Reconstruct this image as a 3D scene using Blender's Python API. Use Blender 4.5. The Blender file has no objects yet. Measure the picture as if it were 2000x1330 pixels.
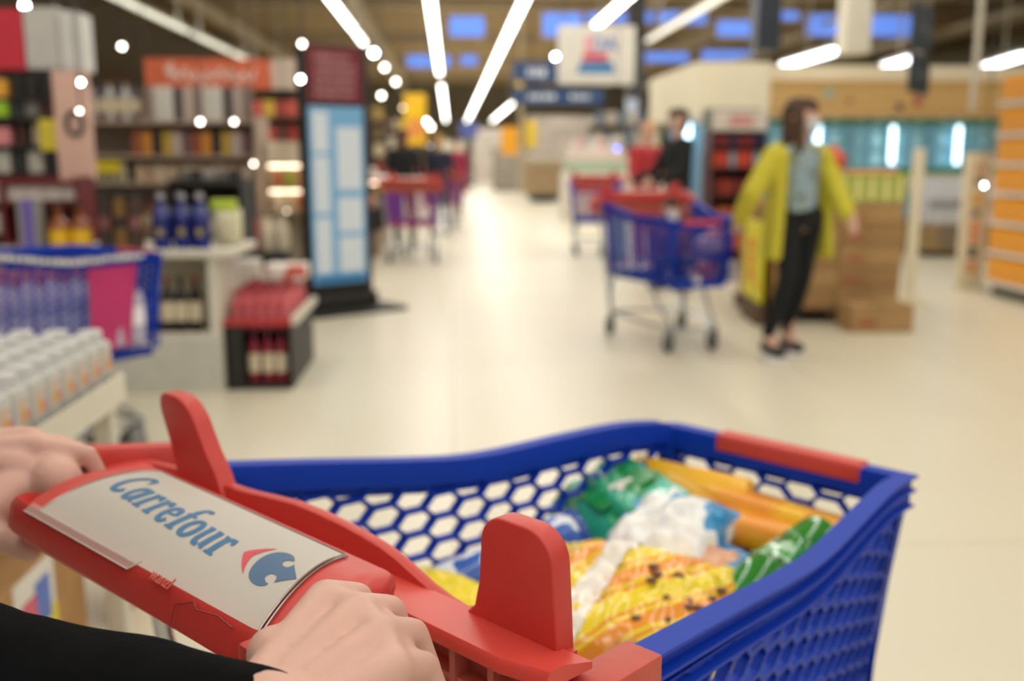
import bpy, bmesh, math, random
from mathutils import Vector, Matrix, noise
SC = bpy.context.scene; COL = SC.collection; random.seed(7); PI = math.pi
# ---------------------------------------------------------------- camera, world, lights, exposure
F = 1944.0; PITCH = math.atan(360/F); YAW = math.atan(120*math.cos(PITCH)/F); EYE = 1.27
cd = bpy.data.cameras.new('camera'); cam = bpy.data.objects.new('camera', cd); COL.objects.link(cam)
cam.location = (0, 0, EYE); cam.rotation_euler = (PI/2-PITCH, 0, -YAW)
cd.sensor_width = 36; cd.lens = 36*F/2000; cd.clip_start = .02; cd.clip_end = 400
cd.dof.use_dof = True; cd.dof.focus_distance = .66; cd.dof.aperture_fstop = 4.0
SC.camera = cam
vs = SC.view_settings; vs.view_transform = 'Standard'; vs.look = 'None'; vs.gamma = 1; vs.use_curve_mapping = False; vs.exposure = 0.14
wd = bpy.data.worlds.new('world'); SC.world = wd; wd.use_nodes = True
bg = wd.node_tree.nodes['Background']; bg.inputs[0].default_value = (1.0, .95, .88, 1); bg.inputs[1].default_value = .45
LZ = 4.2
ROWX = [-6.2, -2.25, -.36, 1.42, 3.4, 5.15, 9.5, 13.5]
def area(x, y, z, sx, sy, power, col=(1, .985, .945)):
    l = bpy.data.lights.new('strip_and_fill_light', 'AREA'); l.shape = 'RECTANGLE'; l.size = sx; l.size_y = sy; l.energy = power; l.color = col
    o = bpy.data.objects.new('strip_and_fill_light', l); COL.objects.link(o); o.location = (x, y, z); return o
for x in ROWX:
    for k in range(6):
        area(x, 2+k*14, LZ-.06, .2, 13.5, 72)
        u = area(x, 2+k*14, LZ+.14, .2, 13.5, 60); u.rotation_euler = (PI, 0, 0)  # upward fill lamps added along each row to brighten the roof

fwv = Vector((math.sin(YAW)*math.cos(PITCH), math.cos(YAW)*math.cos(PITCH), -math.sin(PITCH)))
rtv = Vector((math.cos(YAW), -math.sin(YAW), 0)); upv = rtv.cross(fwv)
def ray(x, y): return fwv+rtv*((x-1000)/F)+upv*((665-y)/F)
def gz(x, y, z=0):
    r = ray(x, y); return Vector((0, 0, EYE))+r*((z-EYE)/r.z)
def at(x, y, Y):
    r = ray(x, y); return Vector((0, 0, EYE))+r*(Y/r.y)
# ---------------------------------------------------------------- materials
def lin(c):
    if isinstance(c, str):
        c = [int(c[i:i+2], 16)/255 for i in (0, 2, 4)]
    return tuple(v/12.92 if v <= .04045 else ((v+.055)/1.055)**2.4 for v in c)
_m = {}
def mat(hexc, rough=.5, metal=0, em=0, trans=0, alpha=1, var=.06, scale=8, coat=0, bump=0, bscale=60, sss=0, spec=.5):
    key = (spec, hexc, rough, metal, em, trans, alpha, var, scale, coat, bump, bscale, sss)
    if key in _m: return _m[key]
    m = bpy.data.materials.new('paint_'+hexc); m.use_nodes = True; nt = m.node_tree; b = nt.nodes['Principled BSDF']
    c = lin(hexc)
    b.inputs['Base Color'].default_value = (*c, 1); b.inputs['Roughness'].default_value = rough; b.inputs['Metallic'].default_value = metal; b.inputs['Specular IOR Level'].default_value = spec
    if var and not em:
        tc = nt.nodes.new('ShaderNodeTexCoord'); n = nt.nodes.new('ShaderNodeTexNoise'); n.inputs['Scale'].default_value = scale; n.inputs['Detail'].default_value = 3
        r = nt.nodes.new('ShaderNodeValToRGB'); r.color_ramp.elements[0].position = .3; r.color_ramp.elements[1].position = .7
        r.color_ramp.elements[0].color = (*[v*(1-var) for v in c], 1); r.color_ramp.elements[1].color = (*[min(1, v*(1+var)) for v in c], 1)
        nt.links.new(tc.outputs['Object'], n.inputs['Vector']); nt.links.new(n.outputs[0], r.inputs[0]); nt.links.new(r.outputs[0], b.inputs['Base Color'])
    if bump:
        tc = nt.nodes.new('ShaderNodeTexCoord'); n2 = nt.nodes.new('ShaderNodeTexNoise'); n2.inputs['Scale'].default_value = bscale; n2.inputs['Detail'].default_value = 4
        bp = nt.nodes.new('ShaderNodeBump'); bp.inputs['Strength'].default_value = bump; bp.inputs['Distance'].default_value = .002
        nt.links.new(tc.outputs['Object'], n2.inputs['Vector']); nt.links.new(n2.outputs[0], bp.inputs['Height']); nt.links.new(bp.outputs[0], b.inputs['Normal'])
    if em:
        b.inputs['Emission Color'].default_value = (*c, 1); b.inputs['Emission Strength'].default_value = em
    if trans: b.inputs['Transmission Weight'].default_value = trans; b.inputs['IOR'].default_value = 1.2
    if coat: b.inputs['Coat Weight'].default_value = coat; b.inputs['Coat Roughness'].default_value = .1
    if alpha < 1: b.inputs['Alpha'].default_value = alpha
    if sss: b.inputs['Subsurface Weight'].default_value = sss; b.inputs['Subsurface Radius'].default_value = (1, .3, .15); b.inputs['Subsurface Scale'].default_value = .006
    _m[key] = m; return m
def pattern(name, cols, kind='bands', scale=20, rough=.35, dist=3, axis='X', coat=0):
    """printed packaging: procedural print in the thing's own colours"""
    m = bpy.data.materials.new(name); m.use_nodes = True; nt = m.node_tree; b = nt.nodes['Principled BSDF']; b.inputs['Roughness'].default_value = rough
    tc = nt.nodes.new('ShaderNodeTexCoord'); r = nt.nodes.new('ShaderNodeValToRGB'); r.color_ramp.interpolation = 'CONSTANT'
    if kind == 'bands':
        t = nt.nodes.new('ShaderNodeTexWave'); t.bands_direction = axis; t.inputs['Scale'].default_value = scale; t.inputs['Distortion'].default_value = dist; t.inputs['Detail'].default_value = 1
        nt.links.new(tc.outputs['Object'], t.inputs['Vector']); o = t.outputs['Fac']
    elif kind == 'noise':
        t = nt.nodes.new('ShaderNodeTexNoise'); t.inputs['Scale'].default_value = scale; t.inputs['Detail'].default_value = 2
        nt.links.new(tc.outputs['Object'], t.inputs['Vector']); o = t.outputs[0]
    elif kind == 'cells':
        t = nt.nodes.new('ShaderNodeTexVoronoi'); t.inputs['Scale'].default_value = scale
        nt.links.new(tc.outputs['Object'], t.inputs['Vector']); sp = nt.nodes.new('ShaderNodeSeparateColor'); nt.links.new(t.outputs['Color'], sp.inputs[0]); o = sp.outputs[0]
    els = r.color_ramp.elements; n = len(cols)
    while len(els) < n: els.new(.5)
    lo, hi = (.36, .64) if kind == 'noise' else (0, 1)
    for i in range(n): els[i].position = 0 if i == 0 else lo+(hi-lo)*i/n
    for i in range(n): els[i].color = (*lin(cols[i]), 1)
    nt.links.new(o, r.inputs[0]); nt.links.new(r.outputs[0], b.inputs['Base Color'])
    if coat: b.inputs['Coat Weight'].default_value = coat; b.inputs['Coat Roughness'].default_value = .08
    return m
# ---------------------------------------------------------------- mesh helpers
class MB:
    def __init__(s): s.v = []; s.f = []; s.m = []
    def add(s, vs_, fs, M=None, mi=0):
        k = len(s.v); s.v += [tuple(M @ Vector(p)) if M else tuple(p) for p in vs_]; s.f += [tuple(i+k for i in f) for f in fs]; s.m += [mi]*len(fs); return s
    def box(s, x0, x1, y0, y1, z0, z1, M=None, mi=0):
        v = [(x, y, z) for z in (z0, z1) for y in (y0, y1) for x in (x0, x1)]
        return s.add(v, [(0, 2, 3, 1), (4, 5, 7, 6), (0, 1, 5, 4), (2, 6, 7, 3), (0, 4, 6, 2), (1, 3, 7, 5)], M, mi)
    def rbox(s, x0, x1, y0, y1, z0, z1, r=.005, seg=2, M=None, mi=0):
        bm = bmesh.new(); bmesh.ops.create_cube(bm, size=1)
        for v in bm.verts: v.co = ((x0+x1)/2+v.co.x*(x1-x0), (y0+y1)/2+v.co.y*(y1-y0), (z0+z1)/2+v.co.z*(z1-z0))
        bmesh.ops.bevel(bm, geom=bm.edges[:]+bm.verts[:], offset=r, segments=seg, profile=.5, affect='EDGES')
        return s.frombm(bm, M, mi)
    def frombm(s, bm, M=None, mi=0):
        bm.verts.ensure_lookup_table(); bm.verts.index_update()
        s.add([v.co for v in bm.verts], [tuple(v.index for v in f.verts) for f in bm.faces], M, mi); bm.free(); return s
    def lathe(s, prof, n=16, M=None, mi=0, cx=0, cy=0):
        v = []; f = []
        for (r, z) in prof:
            for i in range(n): a = 2*PI*i/n; v.append((cx+r*math.cos(a), cy+r*math.sin(a), z))
        for j in range(len(prof)-1):
            for i in range(n): f.append((j*n+i, j*n+(i+1) % n, (j+1)*n+(i+1) % n, (j+1)*n+i))
        if prof[0][0] > 1e-5: f.append(tuple(range(n-1, -1, -1)))
        if prof[-1][0] > 1e-5: f.append(tuple((len(prof)-1)*n+i for i in range(n)))
        return s.add(v, f, M, mi)
    def tube(s, pts, r, n=10, M=None, mi=0, closed=False):
        pts = [Vector(p) for p in pts]; N = len(pts); v = []; f = []; rs = r if isinstance(r, (list, tuple)) else [r]*N
        prev = None
        for i, p in enumerate(pts):
            d = (pts[(i+1) % N]-pts[i-1]) if closed else (pts[min(i+1, N-1)]-pts[max(i-1, 0)])
            d.normalize()
            u = prev if prev else (Vector((0, 0, 1)) if abs(d.z) < .9 else Vector((1, 0, 0)))
            u = (u-d*u.dot(d)).normalized(); prev = u; w_ = d.cross(u)
            for k in range(n): a = 2*PI*k/n; v.append(p+(u*math.cos(a)+w_*math.sin(a))*rs[i])
        for i in range(N if closed else N-1):
            j = (i+1) % N
            for k in range(n): f.append((i*n+k, i*n+(k+1) % n, j*n+(k+1) % n, j*n+k))
        if not closed: f.append(tuple(range(n-1, -1, -1))); f.append(tuple((N-1)*n+k for k in range(n)))
        return s.add(v, f, M, mi)
    def cap(s, a, b, ra, rb, n=12, M=None, sc=(1, 1)):
        """tapered capsule (closed)"""
        a = Vector(a); b = Vector(b); d = (b-a); L = d.length or 1e-6; d.normalize()
        u = Vector((0, 0, 1)) if abs(d.z) < .9 else Vector((1, 0, 0)); u = (u-d*u.dot(d)).normalized(); w_ = d.cross(u); v = []; rings = []
        for k in range(5): t = k/4*PI/2-PI/2; rings.append((a+d*ra*math.sin(t), ra*math.cos(t)))
        for k in range(5): t = k/4*PI/2; rings.append((b+d*rb*math.sin(t), rb*math.cos(t)))
        for c, r in rings:
            r = max(r, 1e-4)
            for k in range(n): an = 2*PI*k/n; v.append(c+u*math.cos(an)*r*sc[0]+w_*math.sin(an)*r*sc[1])
        f = []
        for j in range(len(rings)-1):
            for k in range(n): f.append((j*n+k, j*n+(k+1) % n, (j+1)*n+(k+1) % n, (j+1)*n+k))
        f.append(tuple(range(n-1, -1, -1))); f.append(tuple((len(rings)-1)*n+k for k in range(n)))
        return s.add(v, f, M)
    def ball(s, c, r, n=14, M=None):
        v = []; f = []; m_ = n//2; rx, ry, rz = (r, r, r) if not isinstance(r, tuple) else r
        for j in range(m_+1):
            t = PI*j/m_; sr = max(math.sin(t), 1e-3)
            for k in range(n): a = 2*PI*k/n; v.append((c[0]+rx*sr*math.cos(a), c[1]+ry*sr*math.sin(a), c[2]-rz*math.cos(t)))
        for j in range(m_):
            for k in range(n): f.append((j*n+k, j*n+(k+1) % n, (j+1)*n+(k+1) % n, (j+1)*n+k))
        f.append(tuple(range(n-1, -1, -1))); f.append(tuple(m_*n+k for k in range(n)))
        return s.add(v, f, M)
    def build(s, name, m, parent=None, smooth=30, mods=None):
        me = bpy.data.meshes.new(name); me.from_pydata([tuple(p) for p in s.v], [], s.f)
        for mm in (m if isinstance(m, (list, tuple)) else [m]): me.materials.append(mm)
        if isinstance(m, (list, tuple)) and len(m) > 1: me.polygons.foreach_set('material_index', s.m)
        if smooth:
            me.polygons.foreach_set('use_smooth', [True]*len(me.polygons)); me.set_sharp_from_angle(angle=math.radians(smooth))
        me.update(); o = bpy.data.objects.new(name, me); COL.objects.link(o)
        if parent: o.parent = parent
        return o
def outline(pts, t, M=None, r=0, seg=2, mb=None):
    """extrude a 2D outline (x,y) by t in z, bevelled"""
    bm = bmesh.new(); vs_ = [bm.verts.new((p[0], p[1], 0)) for p in pts]; f = bm.faces.new(vs_)
    e = bmesh.ops.extrude_face_region(bm, geom=[f]); nv = [g for g in e['geom'] if isinstance(g, bmesh.types.BMVert)]
    for v in nv: v.co.z += t
    bmesh.ops.recalc_face_normals(bm, faces=bm.faces[:])
    if r:
        ed = [x for x in bm.edges if x.calc_face_angle(0) > .7 and abs(x.verts[0].co.z-x.verts[1].co.z) < 1e-6]
        bmesh.ops.bevel(bm, geom=ed, offset=r, segments=seg, profile=.5, affect='EDGES', clamp_overlap=True)
    mb = mb or MB(); mb.frombm(bm, M); return mb
def tag(o, label, cat, group=None, kind=None):
    o['label'] = label; o['category'] = cat
    if group: o['group'] = group
    if kind: o['kind'] = kind
    return o
def thing(name, label, cat, loc=(0, 0, 0), rz=0, group=None):
    o = bpy.data.objects.new(name, None); COL.objects.link(o); o.location = loc; o.rotation_euler = (0, 0, rz); o.empty_display_size = .1
    return tag(o, label, cat, group)
def struct(name, mb, m, smooth=0, label=None):
    o = mb.build(name, m, None, smooth); o['kind'] = 'structure'; o['label'] = label or name.replace('_', ' '); return o
def kids(o): return [c for c in COL.objects if c.parent == o]
def copy_tree(o, loc=None, rz=None, label=None, group=None, parent=None, ks=None):
    c = o.copy(); COL.objects.link(c)
    if parent is not None: c.parent = parent
    if loc is not None: c.location = loc
    if rz is not None: c.rotation_euler = (0, 0, rz)
    if label: c['label'] = label
    if group: c['group'] = group
    for ch in (ks[o.name] if ks else kids(o)): copy_tree(ch, parent=c, ks=ks)
    return c
def tree_index(o):
    d = {}; st = [o]; allo = list(COL.objects)
    while st:
        x = st.pop(); d[x.name] = [c for c in allo if c.parent == x]; st += d[x.name]
    return d
def flesh(o, vox, smooth=4):
    """fuse the laid-out limbs into one continuous skin"""
    r = o.modifiers.new('fuse', 'REMESH'); r.mode = 'VOXEL'; r.voxel_size = vox; r.use_smooth_shade = True
    s = o.modifiers.new('soften', 'SMOOTH'); s.factor = .5; s.iterations = smooth
    return o
def text_mesh(s, size, depth=.001, shear=0, bold=0, align='CENTER'):
    c = bpy.data.curves.new('letters', 'FONT'); c.body = s; c.size = size; c.extrude = depth; c.shear = shear; c.offset = bold; c.align_x = align; c.align_y = 'CENTER'
    o = bpy.data.objects.new('letters', c); COL.objects.link(o)
    me = bpy.data.meshes.new_from_object(o, depsgraph=bpy.context.evaluated_depsgraph_get())
    mb = MB(); mb.add([v.co.copy() for v in me.vertices], [tuple(p.vertices) for p in me.polygons])
    bpy.data.objects.remove(o); bpy.data.curves.remove(c); bpy.data.meshes.remove(me); return mb
def text(s, name, size, m, parent, loc, rot=(PI/2, 0, 0), **k):
    mb = text_mesh(s, size, **k); o = mb.build(name, m, parent, 0); o.location = loc; o.rotation_euler = rot; return o
# ---------------------------------------------------------------- the hall
def floor_mat():
    m = bpy.data.materials.new('polished_tiles'); m.use_nodes = True; nt = m.node_tree; b = nt.nodes['Principled BSDF']
    tc = nt.nodes.new('ShaderNodeTexCoord'); br = nt.nodes.new('ShaderNodeTexBrick'); br.offset = 0
    br.inputs['Color1'].default_value = (*lin('dfdac6'), 1); br.inputs['Color2'].default_value = (*lin('dcd6c0'), 1); br.inputs['Mortar'].default_value = (*lin('b5aa8e'), 1)
    br.inputs['Scale'].default_value = 1; br.inputs['Mortar Size'].default_value = .004; br.inputs['Brick Width'].default_value = 3.05; br.inputs['Row Height'].default_value = 3.05; br.inputs['Mortar Smooth'].default_value = .3
    n = nt.nodes.new('ShaderNodeTexNoise'); n.inputs['Scale'].default_value = .7; n.inputs['Detail'].default_value = 5
    mx = nt.nodes.new('ShaderNodeMixRGB'); mx.blend_type = 'MULTIPLY'; mx.inputs[0].default_value = .12
    nt.links.new(tc.outputs['Object'], br.inputs['Vector']); nt.links.new(tc.outputs['Object'], n.inputs['Vector'])
    nt.links.new(br.outputs[0], mx.inputs[1]); nt.links.new(n.outputs[0], mx.inputs[2]); nt.links.new(mx.outputs[0], b.inputs['Base Color'])
    b.inputs['Roughness'].default_value = .34; b.inputs['Specular IOR Level'].default_value = .5
    return m
struct('floor', MB().box(-14, 30, -6, 92, -.1, 0), floor_mat(), label='cream polished floor of large tiles')
CZ = 7.6
tan = mat('b8a278', .8, var=.12, scale=.6)
cm = MB().box(-14, 30, -6, 92, CZ, CZ+.2)
struct('ceiling', cm, tan, label='tan ribbed metal roof over the hall')
# purlins across the hall and main beams along it
beam = mat('a08a62', .7); dkbeam = mat('86765a', .7); rail = mat('a49a84', .5)
for i, y in enumerate(range(6, 92, 4)):
    struct('trim_%d' % (i+1), MB().box(-14, 30, y, y+.35, CZ-.45, CZ), beam if i % 3 else dkbeam, label='roof purlin running across the hall')
for i, x in enumerate((-9.5, -3.5, 7.4, 12, 17, 23)):
    struct('trim_%d' % (i+40), MB().box(x-.12, x+.12, -6, 92, CZ-1.0, CZ-.45), mat('9a8a6c', .6), label='long roof beam running into the distance')
struct('wall_back', MB().box(-14, 30, 92, 92.2, 0, CZ), mat('a59a80', .8), label='far wall of the hall')
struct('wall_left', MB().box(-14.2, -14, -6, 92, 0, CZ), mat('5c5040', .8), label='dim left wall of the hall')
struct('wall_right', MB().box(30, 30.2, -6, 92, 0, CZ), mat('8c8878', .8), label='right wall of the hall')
# roof windows (seen as small blue panes between the purlins)
sky = mat('5f86e0', .5, em=.9)
wi = 0
for (px0, px1, py0, py1, Y) in [(1060, 1136, 25, 72, 34), (1146, 1224, 25, 45, 34), (878, 946, 32, 72, 34), (795, 880, 108, 132, 52), (900, 932, 108, 128, 52), (1252, 1275, 22, 46, 34), (1285, 1380, 22, 48, 34), (1400, 1468, 40, 72, 34), (1520, 1560, 22, 40, 34), (1250, 1345, 102, 122, 50), (1370, 1470, 98, 118, 50), (1575, 1800, 28, 72, 34)]:
    a = at(px0, py0, Y); b = at(px1, py1, Y); wi += 1
    w_ = bpy.data.objects.new('window_%d' % wi, None); COL.objects.link(w_); w_.location = ((a.x+b.x)/2, Y, b.z); w_['kind'] = 'structure'; w_['label'] = 'blue daylight pane high under the roof'
    hw = (b.x-a.x)/2; h = a.z-b.z
    MB().box(-hw, hw, 0, .05, 0, h).build('pane', sky, w_, 0)
    f = MB(); t = .1
    f.box(-hw-t, hw+t, -.05, .08, -t, 0); f.box(-hw-t, hw+t, -.05, .08, h, h+t); f.box(-hw-t, -hw, -.05, .08, 0, h); f.box(hw, hw+t, -.05, .08, 0, h)
    f.build('window_frame', beam, w_, 0)
# ---------------------------------------------------------------- strip lights
tube_m = mat('fffdf4', .4, em=9); tube_c = mat('eef4ff', .4, em=7); hous = mat('b8b4a8', .5)
def strip(x, y0, y1, label, m=tube_m, w=.07, z=LZ, grp='strip lights in rows under the roof'):
    t = thing('strip_light_fixture', label, 'ceiling light', (x, (y0+y1)/2, z), 0, grp)
    L = (y1-y0)/2
    MB().box(-w*1.1, w*1.1, -L, L, .035, .11).build('housing', hous, t, 0)
    MB().rbox(-w, w, -L, L, -.035, .033, .02).build('diffuser', m, t)
    for yy in (-L*.8, L*.8): MB().box(-.012, .012, yy-.012, yy+.012, .11, CZ-z-.02).build('hanger', hous, t, 0)
strip(-.36, 10, 37.2, 'long strip light left of the aisle centre, its near run')
strip(-.36, 43.5, 86, 'strip light run far down the aisle, left of centre')
strip(1.44, 10, 87, 'long unbroken strip light right of the aisle centre')
strip(3.36, 10, 24.4, 'bright strip light ending above the white poster')
strip(3.55, 57, 86, 'short far strip light slanting at right of the vanishing point')
strip(5.1, 10, 26.4, 'strip light to the left of the dark post', mat('fdf8ea', .4, em=1.1))
strip(-2.25, 14, 24.5, 'strip light at top left of the aisle', tube_m, .05)
strip(-2.25, 25.2, 27.5, 'short end of the strip light at top left of the aisle', tube_m, .05)
for k, (a_, b_) in enumerate(((17, 25.2), (25.7, 32.5), (32.9, 39))):
    strip(-6.25, a_, b_, ('nearest', 'middle', 'farthest')[k]+' segment of the dim strip light row at far left', mat('e8e6d4', .4, em=1.3), .06)
tr = MB().box(-.04, .04, -25, 25, 0, .06).box(-.01, .01, -20, -19.98, .06, 3.3).box(-.01, .01, 19.98, 20, .06, 3.3); o = tr.build('light_rail', rail); o.location = (-2.25, 57.5, LZ+.05); tag(o, 'long grey rail carrying the spotlights into the distance', 'rail')
for (a_, b_, Y, lab) in [((1530, 128), (1633, 98), 24, 'cool strip light above the cream bulkhead, between the two posts'), ((1727, 130), (1790, 112), 24, 'short cool strip light beside the dark hanging sign'), ((1925, 130), (2000, 108), 24, 'cool strip light at the right edge above the orange shelves')]:
    p = at(a_[0], a_[1], Y); q = at(b_[0], b_[1], Y); z = p.z; q = gz(b_[0], b_[1], z)
    t = thing('strip_light_fixture', lab, 'ceiling light', tuple((p+q)/2), math.atan2((q-p).y, (q-p).x)); L = (q-p).length/2
    MB().rbox(-L, L, -.1, .1, -.06, .04, .03).build('diffuser', tube_c, t); MB().box(-L, L, -.11, .11, .04, .12).build('housing', hous, t, 0)
    MB().box(-.02, .02, -.02, .02, .12, CZ-z-.02).build('hanger', hous, t, 0)
# pale cable trays crossing under the roof at the right
for (a_, b_, z, lab) in [((1255, 80), (1400, 5), 5.2, 'pale cable tray slanting up to the left of the dark post'), ((1515, 80), (1740, 2), 5.6, 'pale cable tray crossing behind the cream post'), ((1860, 55), (2000, 15), 5.6, 'pale cable tray at the top right corner'), ((1230, 175), (1480, 108), 4.6, 'long pale cable tray running down to the white poster from the dark post'), ((1700, 95), (1800, 70), 5.0, 'short pale cable tray between the cream post and the dark hanging sign')]:
    p = gz(a_[0], a_[1], z); q = gz(b_[0], b_[1], z); mb = MB().tube([p, q], .09)
    for u in (.2, .8): c = p.lerp(q, u); mb.box(c.x-.012, c.x+.012, c.y-.012, c.y+.012, z+.05, CZ-.02)
    o = mb.build('cable_tray', rail); tag(o, lab, 'cable tray')
spot_w = mat('fff3e6', .4, em=14); spot_b = mat('f4f8ff', .4, em=30); spot_n = mat('ffe6cc', .4, em=5); blk = mat('1b1b1d', .5); bluespot = mat('5a78ff', .4, em=10)
SPOTS = [(48, 12, 8, 1, 1.5, 'brightest white spotlight, in the top left corner above the white banner'), (238, 91, 9, 0, 1, 'pinkish spotlight under the roof right of the white banner'), (157, 161, 5.6, 1, 1, 'bright white spotlight just right of the white banner foot'), (155, 217, 5.4, 0, .7, 'faint peach spotlight in front of the pink panel'), (391, 238, 7.6, 0, .9, 'left one of two peach spotlights before the bottle shelves under the orange banner'), (457, 238, 7.6, 0, .8, 'right one of two peach spotlights before the bottle shelves under the orange banner'), (590, 86, 7.7, 0, 1, 'peach spotlight just above left of the totem head'), (587, 155, 7.7, 1, 1, 'white spotlight touching the left edge of the totem head'), (495, 320, 7.4, 0, .9, 'small white spotlight over the black counter left of the totem'), (700, 95, 14, 1, 1, 'bright white spotlight just right of the top of the totem'), (730, 104, 15, 1, 1.3, 'largest bright spotlight in the row right of the totem'), (709, 78, 18, 2, .8, 'beige spotlight highest in the row right of the totem'), (751, 132, 17, 0, 1, 'peach spotlight next below the largest one right of the totem'), (773, 160, 20, 0, .9, 'peach spotlight midway down the row right of the totem'), (792, 186, 24, 2, .8, 'dim beige spotlight low in the row, above the yellow banner'), (745, 187, 14, 0, .9, 'single peach spotlight hanging lower left of the row beside the totem'), (787, 211, 22, 2, .7, 'dim beige spotlight at the left top of the yellow banner'), (704, 242, 16, 2, .8, 'dull pink spotlight close to the right edge of the totem'), (832, 238, 22, 1, .9, 'upper one of a close pair of spotlights right of the yellow banner'), (841, 248, 24, 0, .9, 'lower one of a close pair of spotlights right of the yellow banner'), (1085, 111, 13.5, 1, 1, 'white spotlight at the left edge of the white poster'), (1033, 305, 16, 2, .8, 'small peach spotlight over the brown crate in the far aisle'), (840, 285, 22, 1, .6, 'bluish small spotlight above the far shoppers'), (1205, 290, 9, 3, 1.2, 'vivid blue light left of the red trolley'), (1922, 362, 7, 1, .7, 'small white light on the white upright sign at the right'), (560, 412, 7.5, 2, .8, 'warm glow light low behind the black counter')]
for i, (px, py, Y, k, sc, lab) in enumerate(SPOTS):
    p = at(px, py, Y); r = .019*sc*Y/9 if py < 280 else .012*sc
    t = thing('spotlight', lab, 'spotlight', tuple(p), 0, 'small spotlights')
    m = (spot_w, spot_b, spot_n, bluespot)[k]; Mx = Matrix.Rotation(math.radians(-60), 4, 'X')
    MB().lathe([(r*.1, 0), (r, 0), (r, r*.25), (r*.1, r*.25)], 12, Mx).build('lens', m, t)
    MB().lathe([(r*1.15, r*.26), (r*1.2, r*.3), (r*1.15, r*2.6), (r*.4, r*3)], 12, Mx).build('can', blk, t)
    MB().box(-.003, .003, r*2.2, r*2.2+.006, r*1.0, CZ-p.z-.02).build('cord', blk, t)
# ---------------------------------------------------------------- the trolley (x forward, y left, front panel at x = 0)
BLUE = mat('0636a6', .5, var=.04, spec=.2); BLUE2 = mat('0739b0', .5, var=.04, spec=.2); RED = mat('c63c36', .42, var=.05, bump=.08, bscale=300); REDL = mat('d2483f', .4, var=.05)
REDFADE = mat('bf5146', .5, var=.1, scale=30, bump=.1, bscale=200); CHROME = mat('b9bcc0', .28, metal=.9); RUB = mat('3a3c3e', .6); PLATE = mat('bdb8b0', .5, var=.03)
CLEAR = mat('d8cfc8', .12, alpha=.45, var=0); INKB = mat('2f6f9f', .5, var=0); INKB2 = mat('46698f', .5, var=0); INKR = mat('cf4454', .5, var=0)
AX = [-.855, -.675, -.478, -.39, -.24, -.13, -.05, 0]; AZ = [.908, .879, .846, .838, .839, .838, .829, .82]
def rimz(a):
    a = max(-.855, min(0, a))
    for i in range(len(AX)-1):
        if a <= AX[i+1]:
            t = (a-AX[i])/(AX[i+1]-AX[i]); m0 = (AZ[min(i+1, 7)]-AZ[max(i-1, 0)])/(AX[min(i+1, 7)]-AX[max(i-1, 0)]); m1 = (AZ[min(i+2, 7)]-AZ[i])/(AX[min(i+2, 7)]-AX[i]); h = AX[i+1]-AX[i]
            return (2*t**3-3*t*t+1)*AZ[i]+(t**3-2*t*t+t)*h*m0+(-2*t**3+3*t*t)*AZ[i+1]+(t**3-t*t)*h*m1
    return AZ[-1]
WF = .218; TAP = math.tan(math.radians(9)); ZB = .42
def halfw(a): return WF-a*TAP
def hexwall(P, s0, s1, ztop, zbot, px=.048, pz=.034, rw=.0032, d=.016, flare=0):
    """open honeycomb wall; P(s, z, depth) -> point"""
    mb = MB(); V = {}
    hx = px/1.5; n0 = int(s0/px)-1; n1 = int(s1/px)+2; zlo = min(zbot(s0), zbot(s1))
    rows = int((max(ztop(s0), ztop(s1), ztop((s0+s1)/2))-zlo)/pz)+3
    def clampz(s, z): return max(zbot(s), min(ztop(s), z))
    for i in range(n0, n1):
        for j in range(-1, rows):
            cx = i*px; cz = zlo+j*pz+(pz/2 if i % 2 else 0)
            out = [(cx+hx, cz), (cx+hx/2, cz+pz/2), (cx-hx/2, cz+pz/2), (cx-hx, cz), (cx-hx/2, cz-pz/2), (cx+hx/2, cz-pz/2)]
            o2 = []; i2 = []
            for (x, z) in out:
                k = 1-rw/(pz/2); xi = cx+(x-cx)*(1-rw/hx*1.0); zi = cz+(z-cz)*k
                xs = max(s0, min(s1, x)); o2.append((xs, clampz(xs, z)))
                xs = max(s0+.004, min(s1-.004, xi)); i2.append((xs, max(zbot(xs)+.002, min(ztop(xs)-.002, zi))))
            def ar(q): return abs(sum(q[k][0]*q[(k+1) % 6][1]-q[(k+1) % 6][0]*q[k][1] for k in range(6)))/2
            if ar(o2) < 1e-6: continue
            solid = ar(i2) < px*pz*.12
            k = len(mb.v)
            if solid:
                mb.v += [P(x, z, 0) for x, z in o2]+[P(x, z, d) for x, z in o2]; mb.f += [tuple(k+q for q in range(6)), tuple(k+11-q for q in range(6))]; mb.m += [0, 0]; continue
            mb.v += [P(x, z, 0) for x, z in o2]+[P(x, z, 0) for x, z in i2]+[P(x, z, d) for x, z in o2]+[P(x, z, d) for x, z in i2]
            for q in range(6):
                r = (q+1) % 6
                mb.f += [(k+q, k+r, k+6+r, k+6+q), (k+12+r, k+12+q, k+18+q, k+18+r), (k+6+q, k+6+r, k+18+r, k+18+q)]; mb.m += [0]*3
    return mb
def rrect(w, h, r, n=5):
    pts = []
    for cx, cy, a0 in ((w/2-r, h/2-r, 0), (-w/2+r, h/2-r, 90), (-w/2+r, -h/2+r, 180), (w/2-r, -h/2+r, 270)):
        for k in range(n+1): a = math.radians(a0+90*k/n); pts.append((cx+r*math.cos(a), cy+r*math.sin(a)))
    return pts
def plate_pt(b, t, off=0):
    """the domed face of the handle: t 0 near edge .. 1 far edge"""
    s = max(-.1, min(1.12, (.157-b)/.325)); na = -1.074+.020*s; a = na+(-.952-na)*t; nz = .953-.009*s; z = nz+(.963-nz)*t+.012*4*t*(1-t); sl = (.963-nz+.012*4*(1-2*t))/.122
    b = b+s*(.026*t-.008*(1-t))
    L = math.hypot(1, sl); return Vector((a-sl/L*off, b, z+off/L))
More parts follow.
